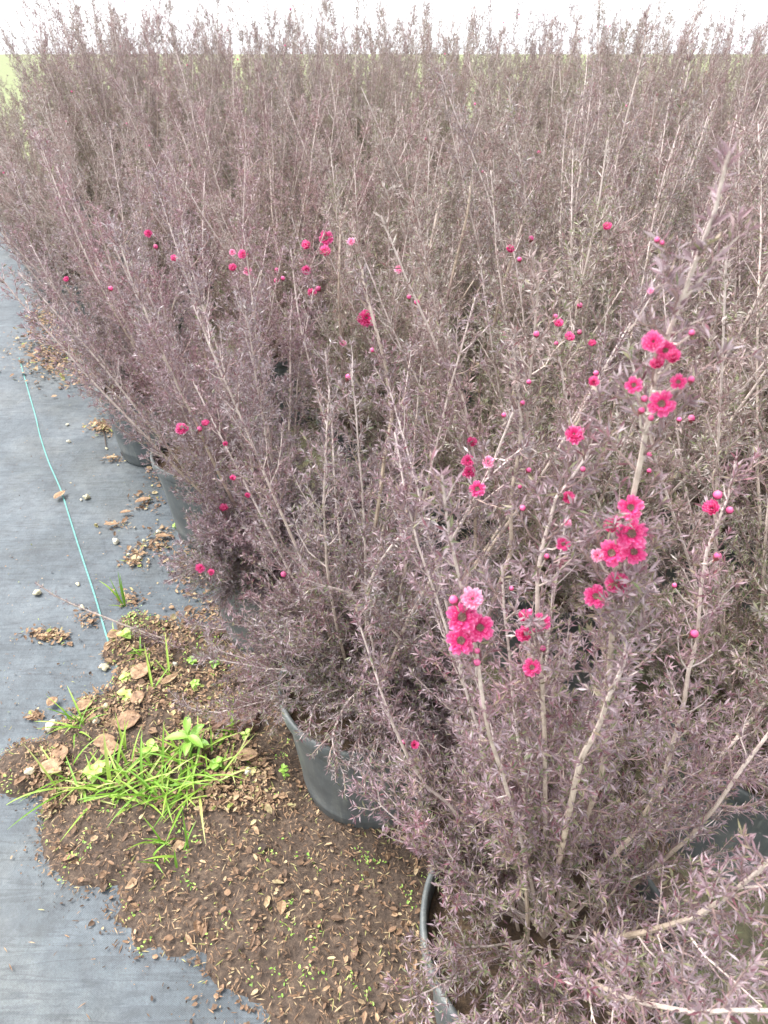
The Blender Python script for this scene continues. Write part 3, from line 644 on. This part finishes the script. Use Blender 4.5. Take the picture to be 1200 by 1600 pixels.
hero_map = {'S1': heroN[0], 'S2': heroN[1], 'S3': heroN[2], 'S4': heroN[3]}
rootN = PLANTS[0][0]
peds = {}
for key, lst in FLW.items():
    for (kind, px, py, sz) in lst:
        if key:
            Wp = catmull(hero_map[key]['W'], 200); u, v, z = proj(Wp)
            k = int(np.argmin((u-px)**2+(v-py)**2)); zc = z[k]-.010*min(1, abs(px-u[k])/20)-.009; root = rootN
            p = PZ(px, py, zc); q = Wp[max(0, k-6)]
            peds.setdefault(root.name, []).append((q, p))
        else:
            hs_ = []
            for dx in (-10, -5, 0, 5, 10):
                for dy in (-10, -5, 0, 5, 10):
                    h = cast(px+dx, py+dy)
                    if h: hs_.append(h)
            hs_.sort(key=lambda h: h[0])
            zc, root = hs_[len(hs_)//6]; zc -= .004
            p = PZ(px, py, zc)
        if kind == 'double' and sz >= 22 and rnd.random() < .6: kind = 'single'
        size = sz*zc/F*1.06
        if kind == 'bud': size *= .95
        d = -ray(px, py); d = d/np.linalg.norm(d)
        d = d*.75+np.array([rnd.uniform(-.35, .35), rnd.uniform(-.3, .3), .35+rnd.uniform(0, .3)])
        if kind == 'single': d = -ray(px, py)/np.linalg.norm(ray(px, py))+np.array([rnd.uniform(-.2, .2), rnd.uniform(-.2, .2), .15])
        if kind == 'bud': d = np.array([rnd.uniform(-.6, .6), rnd.uniform(-.5, .2), .8])
        add_flower(root, kind, p, d, size, rnd)
# short stalks joining the cluster flowers to their stem
for rn, lst in peds.items():
    root = bpy.data.objects[rn]; inv = root.matrix_world.inverted()
    for q, p in lst:
        q, p = np.array(inv @ Vector(q)), np.array(inv @ Vector(p)); m = (q+p)/2+np.array([0, 0, -.004])
        v, f = tubes(np.array([[q, m, p]]), np.array([[.0010, .0009, .0007]]), 4)
        link('flower_stalk', mesh_np('flower_stalk', v, f, M_BARK, np.full(len(v), .2)), root)
# a scatter of small blooms and buds on shrubs further back (above the picture's crop)
for root, var, Mx in PLANTS:
    if Mx.translation.y > 3.0 and rnd.random() < .75:
        for k in range(rnd.randint(1, 4)):
            Sx = var['S'][rnd.randrange(9)]; q = Mx @ Vector(Sx[rnd.randint(7, 11)]); q += Vector((rnd.uniform(-.02, .02), -.015, rnd.uniform(0, .02)))
            u, v, z = proj(np.array(q))
            if 340 < v < 1250: continue
            add_flower(root, rnd.choice(['bud', 'half', 'double']), q, (rnd.uniform(-.5, .5), -.7, .7), rnd.uniform(.010, .017), rnd)

# ------------------------------------------------------------------ leaf litter, grit
def flakes(points, sizes, tones, name, mat, seed, curl=.35, lift=.004):
    rng = np.random.default_rng(seed); V = []; Fq = []; T = []
    for (x, y, z), s, tn in zip(points, sizes, tones):
        a = rng.uniform(0, 6.28); asp = rng.uniform(.12, .7); tl = rng.normal(0, .35, 2); ca, sa = math.cos(a), math.sin(a); b = len(V)
        shp = [(-1, 0), (-.45, -asp), (.35, -asp*.9), (1, 0), (.4, asp*.85), (-.5, asp)]
        for q, (u, v) in enumerate(shp):
            u *= s*.5*(1+rng.uniform(-.15, .15)); v *= s*.5*(1+rng.uniform(-.2, .2)); cz = curl*abs(v)*1.1
            X, Y = u*ca-v*sa, u*sa+v*ca
            V.append((x+X, y+Y, z+lift+cz+tl[0]*X+tl[1]*Y)); T.append(tn)
        Fq += [(b, b+1, b+2, b+3), (b, b+3, b+4, b+5)]
    return mesh_np(name, V, np.array(Fq), mat, T)
rl = random.Random(11); pts = []; sz = []; tn = []
def flake(x, y, smin, smax, dark=0, stack=.004):
    pts.append((x, y, surf(x, y)+rl.uniform(0, stack))); sz.append(rl.uniform(smin, smax)); tn.append(min(1, max(0, rl.triangular(0, 1.0, .45)-dark)))
n = 0
while n < 9000:                                           # on the soil patch
    x, y = rl.uniform(-1.1, .5), rl.uniform(.25, 1.6)
    m = soil_mask(x, y)
    if m < .02: continue
    flake(x, y, .003, .009 if rl.random() < .75 else (.018 if rl.random() < .9 else .034), .06, .006); n += 1
PATCH = [(95, 560, 75, 42, 900), (75, 500, 30, 30, 350), (140, 590, 30, 14, 120), (162, 675, 20, 14, 170), (185, 726, 22, 7, 60), (215, 882, 22, 16, 150), (240, 862, 30, 8, 90), (232, 793, 30, 20, 90), (190, 830, 28, 10, 40), (255, 850, 22, 25, 120),
         (80, 1002, 34, 12, 220), (140, 978, 26, 12, 60), (205, 945, 24, 14, 100), (310, 900, 40, 40, 380), (340, 970, 40, 25, 220), (62, 1128, 14, 8, 50), (285, 985, 40, 25, 150), (170, 610, 40, 12, 60), (72, 1235, 18, 18, 25), (250, 760, 30, 25, 60), (180, 660, 30, 20, 20)]
n = 0
while n < 1500:                                           # ragged fringe thinning out over the mat
    x, y = rl.uniform(-1.3, .5), rl.uniform(.25, 1.75); m = soil_mask(x, y)
    if m > .02 or rl.random() > math.exp(m*9)*.8: continue
    flake(x, y, .002, rl.choice([.005, .008, .014]), rl.choice([0, .25, .4]), .002); n += 1
n = 0
while n < 4200:                                           # thicker litter where the weeds grow
    p = G(rl.uniform(50, 460), rl.uniform(990, 1290)); m = soil_mask(p[0], p[1])
    if m < -.05 or mnoise.noise(Vector((p[0]*9, p[1]*9, 2.5))) < -.12: continue
    flake(p[0], p[1], .004, rl.choice([.009, .013, .02]), -.12, .010); n += 1
for (a, b, w, h, k) in PATCH:
    far = 1.7 if b < 640 else 1
    for _ in range(int(k*(1.5 if b < 640 else 1))):
        p = G(a+rl.gauss(0, w*.5), b+rl.gauss(0, h*.5)); flake(p[0], p[1], .004*far, far*(.018 if rl.random() < .93 else .03), -.08, .006*far*far)
for _ in range(1500):                                     # stray crumbs on the mat
    p = G(rl.uniform(10, 330), rl.uniform(560, 1290)); flake(p[0], p[1], .0015, rl.choice([.0035, .005, .009]), rl.choice([.4, .1, -.2, -.38]), .001)
lit = link('leaf_litter', flakes(pts, sz, tn, 'leaf_litter', M_LITTER, 12)); tag(lit, 'brown dry leaf bits and twigs littering the mat and soil', 'leaf litter', kind='stuff')
# tiny green seedlings through the litter
r4 = random.Random(8); q4 = []
while len(q4) < 1500:
    x, y = r4.uniform(-1.1, .45), r4.uniform(.3, 1.6)
    if soil_mask(x, y) < .03 or mnoise.noise(Vector((x*13, y*13, 4))) < .12: continue
    for _ in range(3): q4.append((x+r4.gauss(0, .006), y+r4.gauss(0, .006), surf(x, y)+r4.uniform(.003, .014)))
for (a, b, w, h, k) in [(95, 548, 34, 12, 120), (125, 560, 20, 8, 60), (66, 500, 10, 10, 20), (215, 990, 28, 24, 130), (278, 790, 6, 12, 10)]:
    for _ in range(k):
        p = G(a+r4.gauss(0, w*.5), b+r4.gauss(0, h*.5)); q4.append((p[0], p[1], surf(p[0], p[1])+r4.uniform(.004, .016)))
gs = link('tiny_seedlings', flakes(q4, [r4.uniform(.003, .008) for _ in q4], [r4.uniform(.2, 1) for _ in q4], 'tiny_seedlings', M_WEED, 15, .3, 0)); tag(gs, 'tiny green seedlings and moss scattered through the litter', 'ground cover', kind='stuff')
# soil crumbs and fallen needles
pts2 = []; r2 = random.Random(3); V = []; Fq = []; T = []
while len(pts2) < 9000:
    x, y = r2.uniform(-1.1, .6), r2.uniform(.25, 1.6)
    if soil_mask(x, y) < -.02 and r2.random() < .97: continue
    pts2.append((x, y))
    a = r2.uniform(0, 6.28); s = r2.uniform(.006, .02); w = r2.uniform(.0006, .0014); z = surf(x, y)+r2.uniform(.001, .008); b = len(V); ti = r2.uniform(-.25, .25)
    ca, sa = math.cos(a), math.sin(a)
    for u, v in ((-s/2, 0), (0, -w), (s/2, 0), (0, w)): V.append((x+u*ca-v*sa, y+u*sa+v*ca, z+u*ti+.001*(v != 0)))
    Fq.append((b, b+1, b+2, b+3)); T += [r2.uniform(.1, 1)]*4
nd = link('fallen_needles', mesh_np('fallen_needles', V, np.array(Fq), M_LITTER, T)); tag(nd, 'fine fallen needles and crumbs strewn over the soil', 'needle litter', kind='stuff')

# ------------------------------------------------------------------ single dry leaves
def dry_leaf(px, py, Lm, Wm, az, tone, label, seed, curl=.3, vein=True, name='dry_leaf'):
    tone += .10; rg = random.Random(seed); V = []; Fq = []; T = []; n, m = 9, 5
    for i in range(n):
        s = i/(n-1); w = Wm*.5*math.sin(math.pi*min(1, max(.03, s**.85)))**.75+.0006
        for j in range(m):
            q = (j/(m-1)-.5)*2
            z = curl*abs(q)**1.6*w*.8+.25*Lm*(s-.5)**2*.6+rg.uniform(-1, 1)*Wm*.025+(-.0012 if j == 2 else 0)
            V.append((Lm*(s-.5), q*w*(1+rg.uniform(-.06, .06)), z)); T.append(min(1, max(0, tone+rg.uniform(-.08, .08)-(.2 if j == 2 else 0))))
    for i in range(n-1):
        for j in range(m-1): a = i*m+j; Fq.append((a, a+1, a+m+1, a+m))
    P = G(px, py); g0 = surf(P[0], P[1])
    root = link(name, mesh_np(name, V, np.array(Fq), M_LITTER, T, smooth=True), None, (P[0], P[1], g0+.013)); root.rotation_euler = (rg.uniform(-.12, .12), rg.uniform(-.12, .12), az)
    md = root.modifiers.new('thick', 'SOLIDIFY'); md.thickness = .0006
    v, f = tubes(np.array([[(Lm*.48, 0, .012*Lm), (Lm*.58, .004*Lm, .004), (Lm*.68, .03*Lm, .0)]]), np.array([[.0009, .0009, .0007]]), 5)
    link('leaf_stalk', mesh_np('leaf_stalk', v, f, M_LITTER, np.full(len(v), .25)), root)
    return tag(root, label, 'dry leaf', 'single dry leaves on the ground')
dry_leaf(98, 786, .062, .032, math.radians(78), .58, 'oval tan dry leaf lying across the teal line on the mat', 1, .45)
dry_leaf(208, 1147, .062, .060, .3, .44, 'big round brown dry leaf beside the forked grass stem', 2, .15)
dry_leaf(228, 1072, .060, .050, 1.2, .56, 'crumpled light brown dry leaf on the soil above the round one', 3, .3)
dry_leaf(104, 1203, .060, .040, 1.9, .5, 'broad reddish dry leaf near the left edge of the soil', 4, .3)
dry_leaf(182, 1195, .045, .04, .2, .56, 'tan dry leaf under the base of the forked grass stem', 5, .25)
dry_leaf(222, 1113, .042, .035, 2.2, .45, 'small reddish dry leaf just above the big round one', 6, .3)
dry_leaf(138, 1118, .045, .032, .7, .58, 'pale curled dry leaf at the torn mat edge', 7, .5)
dry_leaf(392, 1207, .05, .035, .2, .6, 'orange-tan dry leaf right of the weed clump', 8, .5)
dry_leaf(92, 1225, .055, .036, -.3, .66, 'pale papery dry leaf low at the left soil edge', 9, .4)
dry_leaf(183, 1005, .04, .034, .4, .52, 'dry leaf where the teal line runs under the soil', 10, .3)
dry_leaf(258, 850, .05, .02, .1, .55, 'slim tan dry leaf left of the dusty pot', 11, .5)
dry_leaf(178, 832, .05, .016, .15, .60, 'narrow rolled dry leaf alone on the mat', 12, .7)
dry_leaf(200, 813, .04, .018, .1, .52, 'curled brown dry leaf on the mat above the narrow rolled one', 13, .7)
dry_leaf(227, 794, .06, .028, .5, .54, 'crumpled dry leaf on the mat beside the edge shrub twigs', 14, .6)
dry_leaf(88, 1110, .03, .026, 1.1, .5, 'small dry leaf on the mat above the left grass tuft', 15, .4)
dry_leaf(272, 1085, .05, .022, .9, .6, 'folded orange dry leaf beside the slanting grass blade', 16, .6)
dry_leaf(172, 1180, .05, .035, .2, .5, 'brown dry leaf hidden behind the forked grass stem', 17, .4)
dry_leaf(178, 727, .045, .016, .2, .68, 'yellowish curled dry leaf halfway up the mat', 18, .8)

# ------------------------------------------------------------------ pebbles
def pebble(px, py, s, label, seed, flat_=.7):
    import bmesh
    bm = bmesh.new(); bmesh.ops.create_icosphere(bm, subdivisions=3, radius=1)
    for v in bm.verts:
        d = 1+.55*mnoise.noise(v.co*1.2+Vector((seed*3.1, 0, 0)))+.16*mnoise.noise(v.co*4+Vector((0, seed, 0))); v.co *= d; v.co.z *= flat_
    me = bpy.data.meshes.new('pebble'); bm.to_mesh(me); bm.free(); me.materials.append(M_PEBBLE)
    for p in me.polygons: p.use_smooth = True
    P = G(px, py); o = link('pebble', me, None, (P[0], P[1], surf(P[0], P[1])+s*.35)); o.scale = (s*.46, s*.36, s*.40); o.rotation_euler = (.3*math.sin(seed), .3*math.cos(seed), seed)
    return tag(o, label, 'pebble', 'pale pebbles on the mat and soil')
pb = [(139, 788, .026, 'largest cream pebble on the mat, right of the oval leaf'), (130, 791, .012, 'small chip touching the largest cream pebble'), (110, 698, .020, 'cream pebble high on the mat between the teal line and the leaf clump'),
      (184, 857, .026, 'knobbly cream pebble left of the dusty pot'), (200, 659, .018, 'upper of two white pebbles by the half hidden pot'), (200, 666, .015, 'lower of two white pebbles by the half hidden pot'),
      (169, 709, .013, 'white pebble under the leaf clump twig'), (108, 672, .016, 'flat white pebble near the top of the mat'), (125, 923, .015, 'white pebble between the teal line and the bare twig'), (63, 937, .026, 'pale flat pebble below the tip of the bare twig'),
      (132, 961, .020, 'cream pebble where the bare twig crosses the teal line'), (204, 876, .015, 'left pebble in the leaf heap behind the tall grass blades'), (220, 882, .018, 'right pebble in the leaf heap behind the tall grass blades'),
      (227, 854, .014, 'white pebble above the leaf heap'), (250, 841, .020, 'cream pebble near the foot of the dusty pot'), (279, 1058, .014, 'bright white pebble on the soil under the shrub twigs'), (172, 1119, .020, 'white pebble on top of the forked grass stem'),
      (157, 1143, .022, 'greenish cream pebble in the soil beside the left grass tuft'), (393, 1228, .020, 'cream pebble below the orange-tan leaf'), (137, 612, .02, 'white pebble near the brown litter heap'), (166, 1053, .028, 'yellowish stone at the corner of the torn mat'),
      (86, 1147, .030, 'pinkish white chip left of the grass tuft'), (120, 576, .016, 'pale pebble at the front of the litter heap'), (118, 585, .014, 'cream pebble at the lower edge of the litter heap'), (63, 509, .018, 'pebble at the left margin in the litter heap'), (184, 690, .008, 'tiny white pebble beside the leaf clump'),
      (200, 1011, .014, 'yellow pebble near the lime seedling'), (57, 1228, .022, 'pink pebble on the mat in the lower left corner'), (187, 735, .009, 'tiny white chip under the yellowish curled leaf'), (265, 768, .012, 'white pebble near the dusty pot rim')]
for k, (a, b, s, l) in enumerate(pb): pebble(a, b, s, l, k*1.37+1, .6 if k % 3 else .8)

# ------------------------------------------------------------------ weeds
def blade_mesh(specs, mat, name, seed):
    """specs: list of (x,y,az,length,width,lean,bend,tone)"""
    rg = random.Random(seed); V = []; Fq = []; T = []
    for (x, y, az, Ls, wd, lean, bend, tn) in specs:
        n = 9; p = Vector((x, y, 0)); a = lean; ca, sa = math.cos(az), math.sin(az); b = len(V); tw = rg.uniform(-.5, .5)
        for i in range(n):
            s = i/(n-1); w = wd*.5*(1-s**2.2)*(.6+.4*min(1, s*4))+.0002
            side = Vector((-sa, ca, 0)); up = Vector((-ca*math.sin(math.pi/2-a), -sa*math.sin(math.pi/2-a), math.cos(math.pi/2-a)))
            sd_ = (side*math.cos(tw*s)+up*math.sin(tw*s))
            for q in (-1, 0, 1): V.append(tuple(p+sd_*w*q+(-up*w*.35 if q == 0 else Vector()))); T.append(min(1, max(0, tn+.2*s)))
            step = Ls/(n-1); p = p+Vector((ca*math.sin(a), sa*math.sin(a), math.cos(a)))*step; a += bend/(n-1)
        for i in range(n-1):
            for j in range(2): c = b+i*3+j; Fq.append((c, c+1, c+4, c+3))
    return mesh_np(name, V, np.array(Fq), mat, T, smooth=True)
def tuft(px, py, nb, Lr, wd, spread, label, seed, leanr=(.1, 1.0), tone=(.2, .7), cat='grass tuft'):
    rg = random.Random(seed); P = G(px, py); sp_ = []
    root = empty('grass_tuft', (P[0], P[1], surf(P[0], P[1])-.002)); tag(root, label, cat, 'green weeds growing in the litter')
    for k in range(nb):
        sp_ = [(rg.uniform(-1, 1)*spread, rg.uniform(-1, 1)*spread, rg.uniform(0, 6.28), rg.uniform(*Lr), wd*rg.uniform(.7, 1.2), rg.uniform(*leanr), rg.uniform(.2, 1.2), rg.uniform(*tone))]
        link('grass_blade', blade_mesh(sp_, M_GRASS, 'grass_blade', seed*100+k), root)
    return root
def custom(px, py, blades, label, seed):
    P = G(px, py); root = empty('grass_tuft', (P[0], P[1], surf(P[0], P[1])-.002)); tag(root, label, 'grass tuft', 'green weeds growing in the litter')
    for k, sp_ in enumerate(blades): link('grass_blade', blade_mesh([sp_], M_GRASS, 'grass_blade', seed*10+k), root)
PI = math.pi
custom(195, 955, [(0, 0, PI*.85, .115, .007, .25, 1.3, .55), (.004, 0, PI/2, .125, .006, .12, .1, .3), (.006, .002, PI*.4, .12, .006, .1, .05, .25), (-.002, 0, PI*.75, .10, .004, .3, .3, .4), (.003, -.003, PI*1.2, .05, .004, .7, .5, .6)], 'upright grass clump with tall blades on the mat, one bent left', 1)
tuft(190, 1003, 6, (.03, .07), .004, .015, 'pale short grass just below the tall upright clump', 7, (.4, 1.2), (.6, .9))
tuft(128, 1155, 16, (.05, .11), .0042, .022, 'spidery green tuft at the left soil edge', 2, (.5, 1.35), (.2, .7))
custom(180, 1250, [(0, 0, PI/2, .15, .010, .3, .1, .75), (0, .10, PI*.62, .10, .006, .35, .1, .7), (.002, .10, PI*.4, .09, .005, .25, .1, .6), (-.002, .0, PI*.2, .12, .006, 1.0, .3, .6)], 'forked yellow-green grass stem beside the big round leaf', 3)
custom(245, 1098, [(0, 0, PI*.62, .13, .006, .95, .25, .7), (0, 0, PI*.3, .08, .004, 1.0, .2, .5)], 'single slanting grass blade left of the folded orange leaf', 33)
custom(270, 1075, [(0, 0, PI*.58, .12, .006, .8, .3, .65), (0, 0, PI*.8, .06, .004, .9, .2, .5)], 'leaning grass blade near the bright white pebble', 34)
tuft(232, 1040, 8, (.04, .09), .005, .015, 'grass tuft under the trailing twigs', 4, (.3, 1.1), (.2, .6))
tuft(280, 1228, 85, (.04, .14), .0058, .065, 'thick bright green grass clump at the bottom of the soil patch', 5, (.4, 1.45), (.25, .7))
tuft(318, 1205, 24, (.04, .10), .0055, .035, 'grass clump tangled round the broad-leaved weed', 6, (.3, 1.3), (.3, .75))
tuft(120, 1238, 22, (.05, .14), .0055, .03, 'grass clump in the lower left soil corner', 8, (.3, 1.3), (.35, .8))
tuft(195, 1238, 26, (.05, .13), .006, .035, 'grass clump between the forked stem and the thick clump', 9, (.4, 1.4), (.3, .8))
tuft(368, 1165, 9, (.05, .10), .006, .015, 'grass tuft against the piece of wood', 10, (.2, 1.1), (.4, .7))
tuft(340, 1250, 10, (.06, .17), .005, .03, 'long-bladed grass reaching right along the bottom', 13, (.9, 1.5), (.5, .9))
tuft(160, 1248, 22, (.04, .12), .0052, .04, 'low grass clump left of the forked stem base', 21, (.6, 1.45), (.3, .9))
tuft(235, 1252, 26, (.04, .12), .0055, .04, 'low grass clump in front of the soft-leaved weed', 22, (.6, 1.45), (.3, .9))
tuft(365, 1222, 14, (.03, .09), .0045, .03, 'sparse grass between the clover-like weed and the orange-tan leaf', 23, (.6, 1.45), (.3, .9))
tuft(90, 545, 6, (.03, .06), .007, .02, 'small yellow-green weed tuft on the litter heap', 11, (.4, 1.2), (.5, .8))
tuft(118, 563, 5, (.03, .05), .006, .02, 'second yellow-green tuft right on the litter heap', 12, (.4, 1.2), (.4, .8))
tuft(270, 1350, 14, (.04, .09), .005, .04, 'grass clump in the soil near the camera', 14)
def broadweed(px, py, nl, Lr, h, label, seed, asp=.42, tone=.5):
    rg = random.Random(seed); P = G(px, py); root = empty('broadleaf_weed', (P[0], P[1], surf(P[0], P[1])-.002)); tag(root, label, 'weed', 'green weeds growing in the litter')
    v, f = tubes(np.array([[(0, 0, 0), (.002, 0, h*.5), (0, .003, h)]]), np.array([[.0015, .0013, .001]]), 5)
    link('stem', mesh_np('stem', v, f, M_WEED, np.full(len(v), .6)), root)
    for k in range(nl):
        az = k*2.4+rg.uniform(-.3, .3); Ls = rg.uniform(*Lr); el = rg.uniform(.1, .8); z0 = h*(.4+.6*k/max(1, nl-1)); V = []; T = []; Fq = []; n, m = 7, 5
        for i in range(n):
            s = i/(n-1); w = Ls*asp*.5*math.sin(math.pi*s**.9)**.8+.0004
            for j in range(m):
                q = (j/(m-1)-.5)*2; r = Ls*s*math.cos(el); z = z0+Ls*s*math.sin(el)-Ls*.35*s*s+abs(q)*w*.3
                V.append((r*math.cos(az)-q*w*math.sin(az), r*math.sin(az)+q*w*math.cos(az), z)); T.append(min(1, max(0, tone+rg.uniform(-.08, .08)+(.15 if j == 2 else 0))))
        for i in range(n-1):
            for j in range(m-1): a = i*m+j; Fq.append((a, a+1, a+m+1, a+m))
        link('leaf', mesh_np('leaf', V, np.array(Fq), M_WEED, T, smooth=True), root)
broadweed(306, 1195, 7, (.045, .065), .07, 'broad-leaved weed with long pointed leaves in the grass', 1, .36, .45)
broadweed(345, 1222, 9, (.016, .024), .025, 'round-leaved clover-like weed right of the grass clump', 2, .9, .5)
broadweed(447, 1235, 9, (.012, .018), .045, 'tiny green seedling beside the bare dark pot', 3, .5, .6)
broadweed(305, 1055, 8, (.012, .02), .02, 'small green rosette near the bright white pebble', 4, .6, .55)
broadweed(310, 1092, 8, (.012, .02), .02, 'small green rosette below the other rosette', 5, .6, .65)
broadweed(202, 1016, 9, (.015, .03), .02, 'lime-green seedling with rounded leaves by the end of the teal line', 6, .8, .85)
broadweed(205, 1105, 6, (.018, .03), .02, 'yellow-green seedling above the small reddish leaf', 7, .7, .95)
broadweed(203, 1078, 5, (.012, .022), .015, 'yellow seedling left of the crumpled leaf', 8, .8, .9)
broadweed(245, 1200, 8, (.02, .04), .03, 'soft-leaved weed in front of the thick grass clump', 9, .6, .7)
broadweed(160, 1232, 8, (.02, .035), .02, 'rounded pale green weed between the bottom grass clumps', 10, .8, .8)
broadweed(388, 1172, 5, (.012, .02), .02, 'seedling at the right end of the piece of wood', 11, .6, .85)
broadweed(275, 800+33, 4, (.010, .016), .02, 'bright sprig at the foot of the dusty pot', 12, .6, .8)
broadweed(340, 1058, 5, (.012, .02), .015, 'bluish green seedling under the shrub skirt', 13, .8, .3)
# dried clump with its twig (upper mat)
P = G(163, 678); root = empty('dried_leaf_clump', (P[0], P[1], surf(P[0], P[1]))); tag(root, 'dried tan leaf clump with a dark twig lying on the mat', 'dried leaves')
q_ = [(rl.gauss(0, .032), rl.gauss(0, .022), rl.uniform(.002, .03)) for _ in range(160)]
link('dry_leaves', flakes(q_, [rl.uniform(.008, .022) for _ in q_], [rl.uniform(.4, .95) for _ in q_], 'dry_leaves', M_LITTER, 5, .4, 0), root)
e = G(168, 706)-P; v, f = tubes(np.array([[(0, 0, .012), (e[0]*.5+.002, e[1]*.5, .008), (e[0], e[1], .004)]]), np.array([[.0025, .0022, .0016]]), 6)
link('twig', mesh_np('twig', v, f, M_LITTER, np.full(len(v), .1)), root)
# piece of wood
import bmesh
bm = bmesh.new(); bmesh.ops.create_cube(bm, size=1); bmesh.ops.subdivide_edges(bm, edges=bm.edges[:], cuts=9, use_grid_fill=True)
for v in bm.verts:
    x, y, z = v.co; v.co = Vector((x*.105*(1-.12*abs(z)), y*.05, z*.032)); e_ = max(abs(x), abs(y), abs(z))
    k = 1-.10*((abs(x)*2)**6*(abs(y)*2)**2+(abs(y)*2)**6*(abs(z)*2)**4); v.co.y *= k; v.co += Vector((mnoise.noise(Vector((x*6, y*14, z*9)))*.016+mnoise.noise(Vector((3, y*30, z*30)))*.008, mnoise.noise(Vector((x*5, y*3, z*12+5)))*.016, mnoise.noise(Vector((x*5, y*12, 9)))*.012))
me = bpy.data.meshes.new('wood_piece'); bm.to_mesh(me); bm.free(); me.materials.append(M_WOOD)
P = G(372, 1152); o = link('wood_piece', me, None, (P[0], P[1], surf(P[0], P[1])+.010)); o.rotation_euler = (.05, -.08, .22); tag(o, 'reddish brown weathered piece of wood lying under the shrub twigs', 'wood')
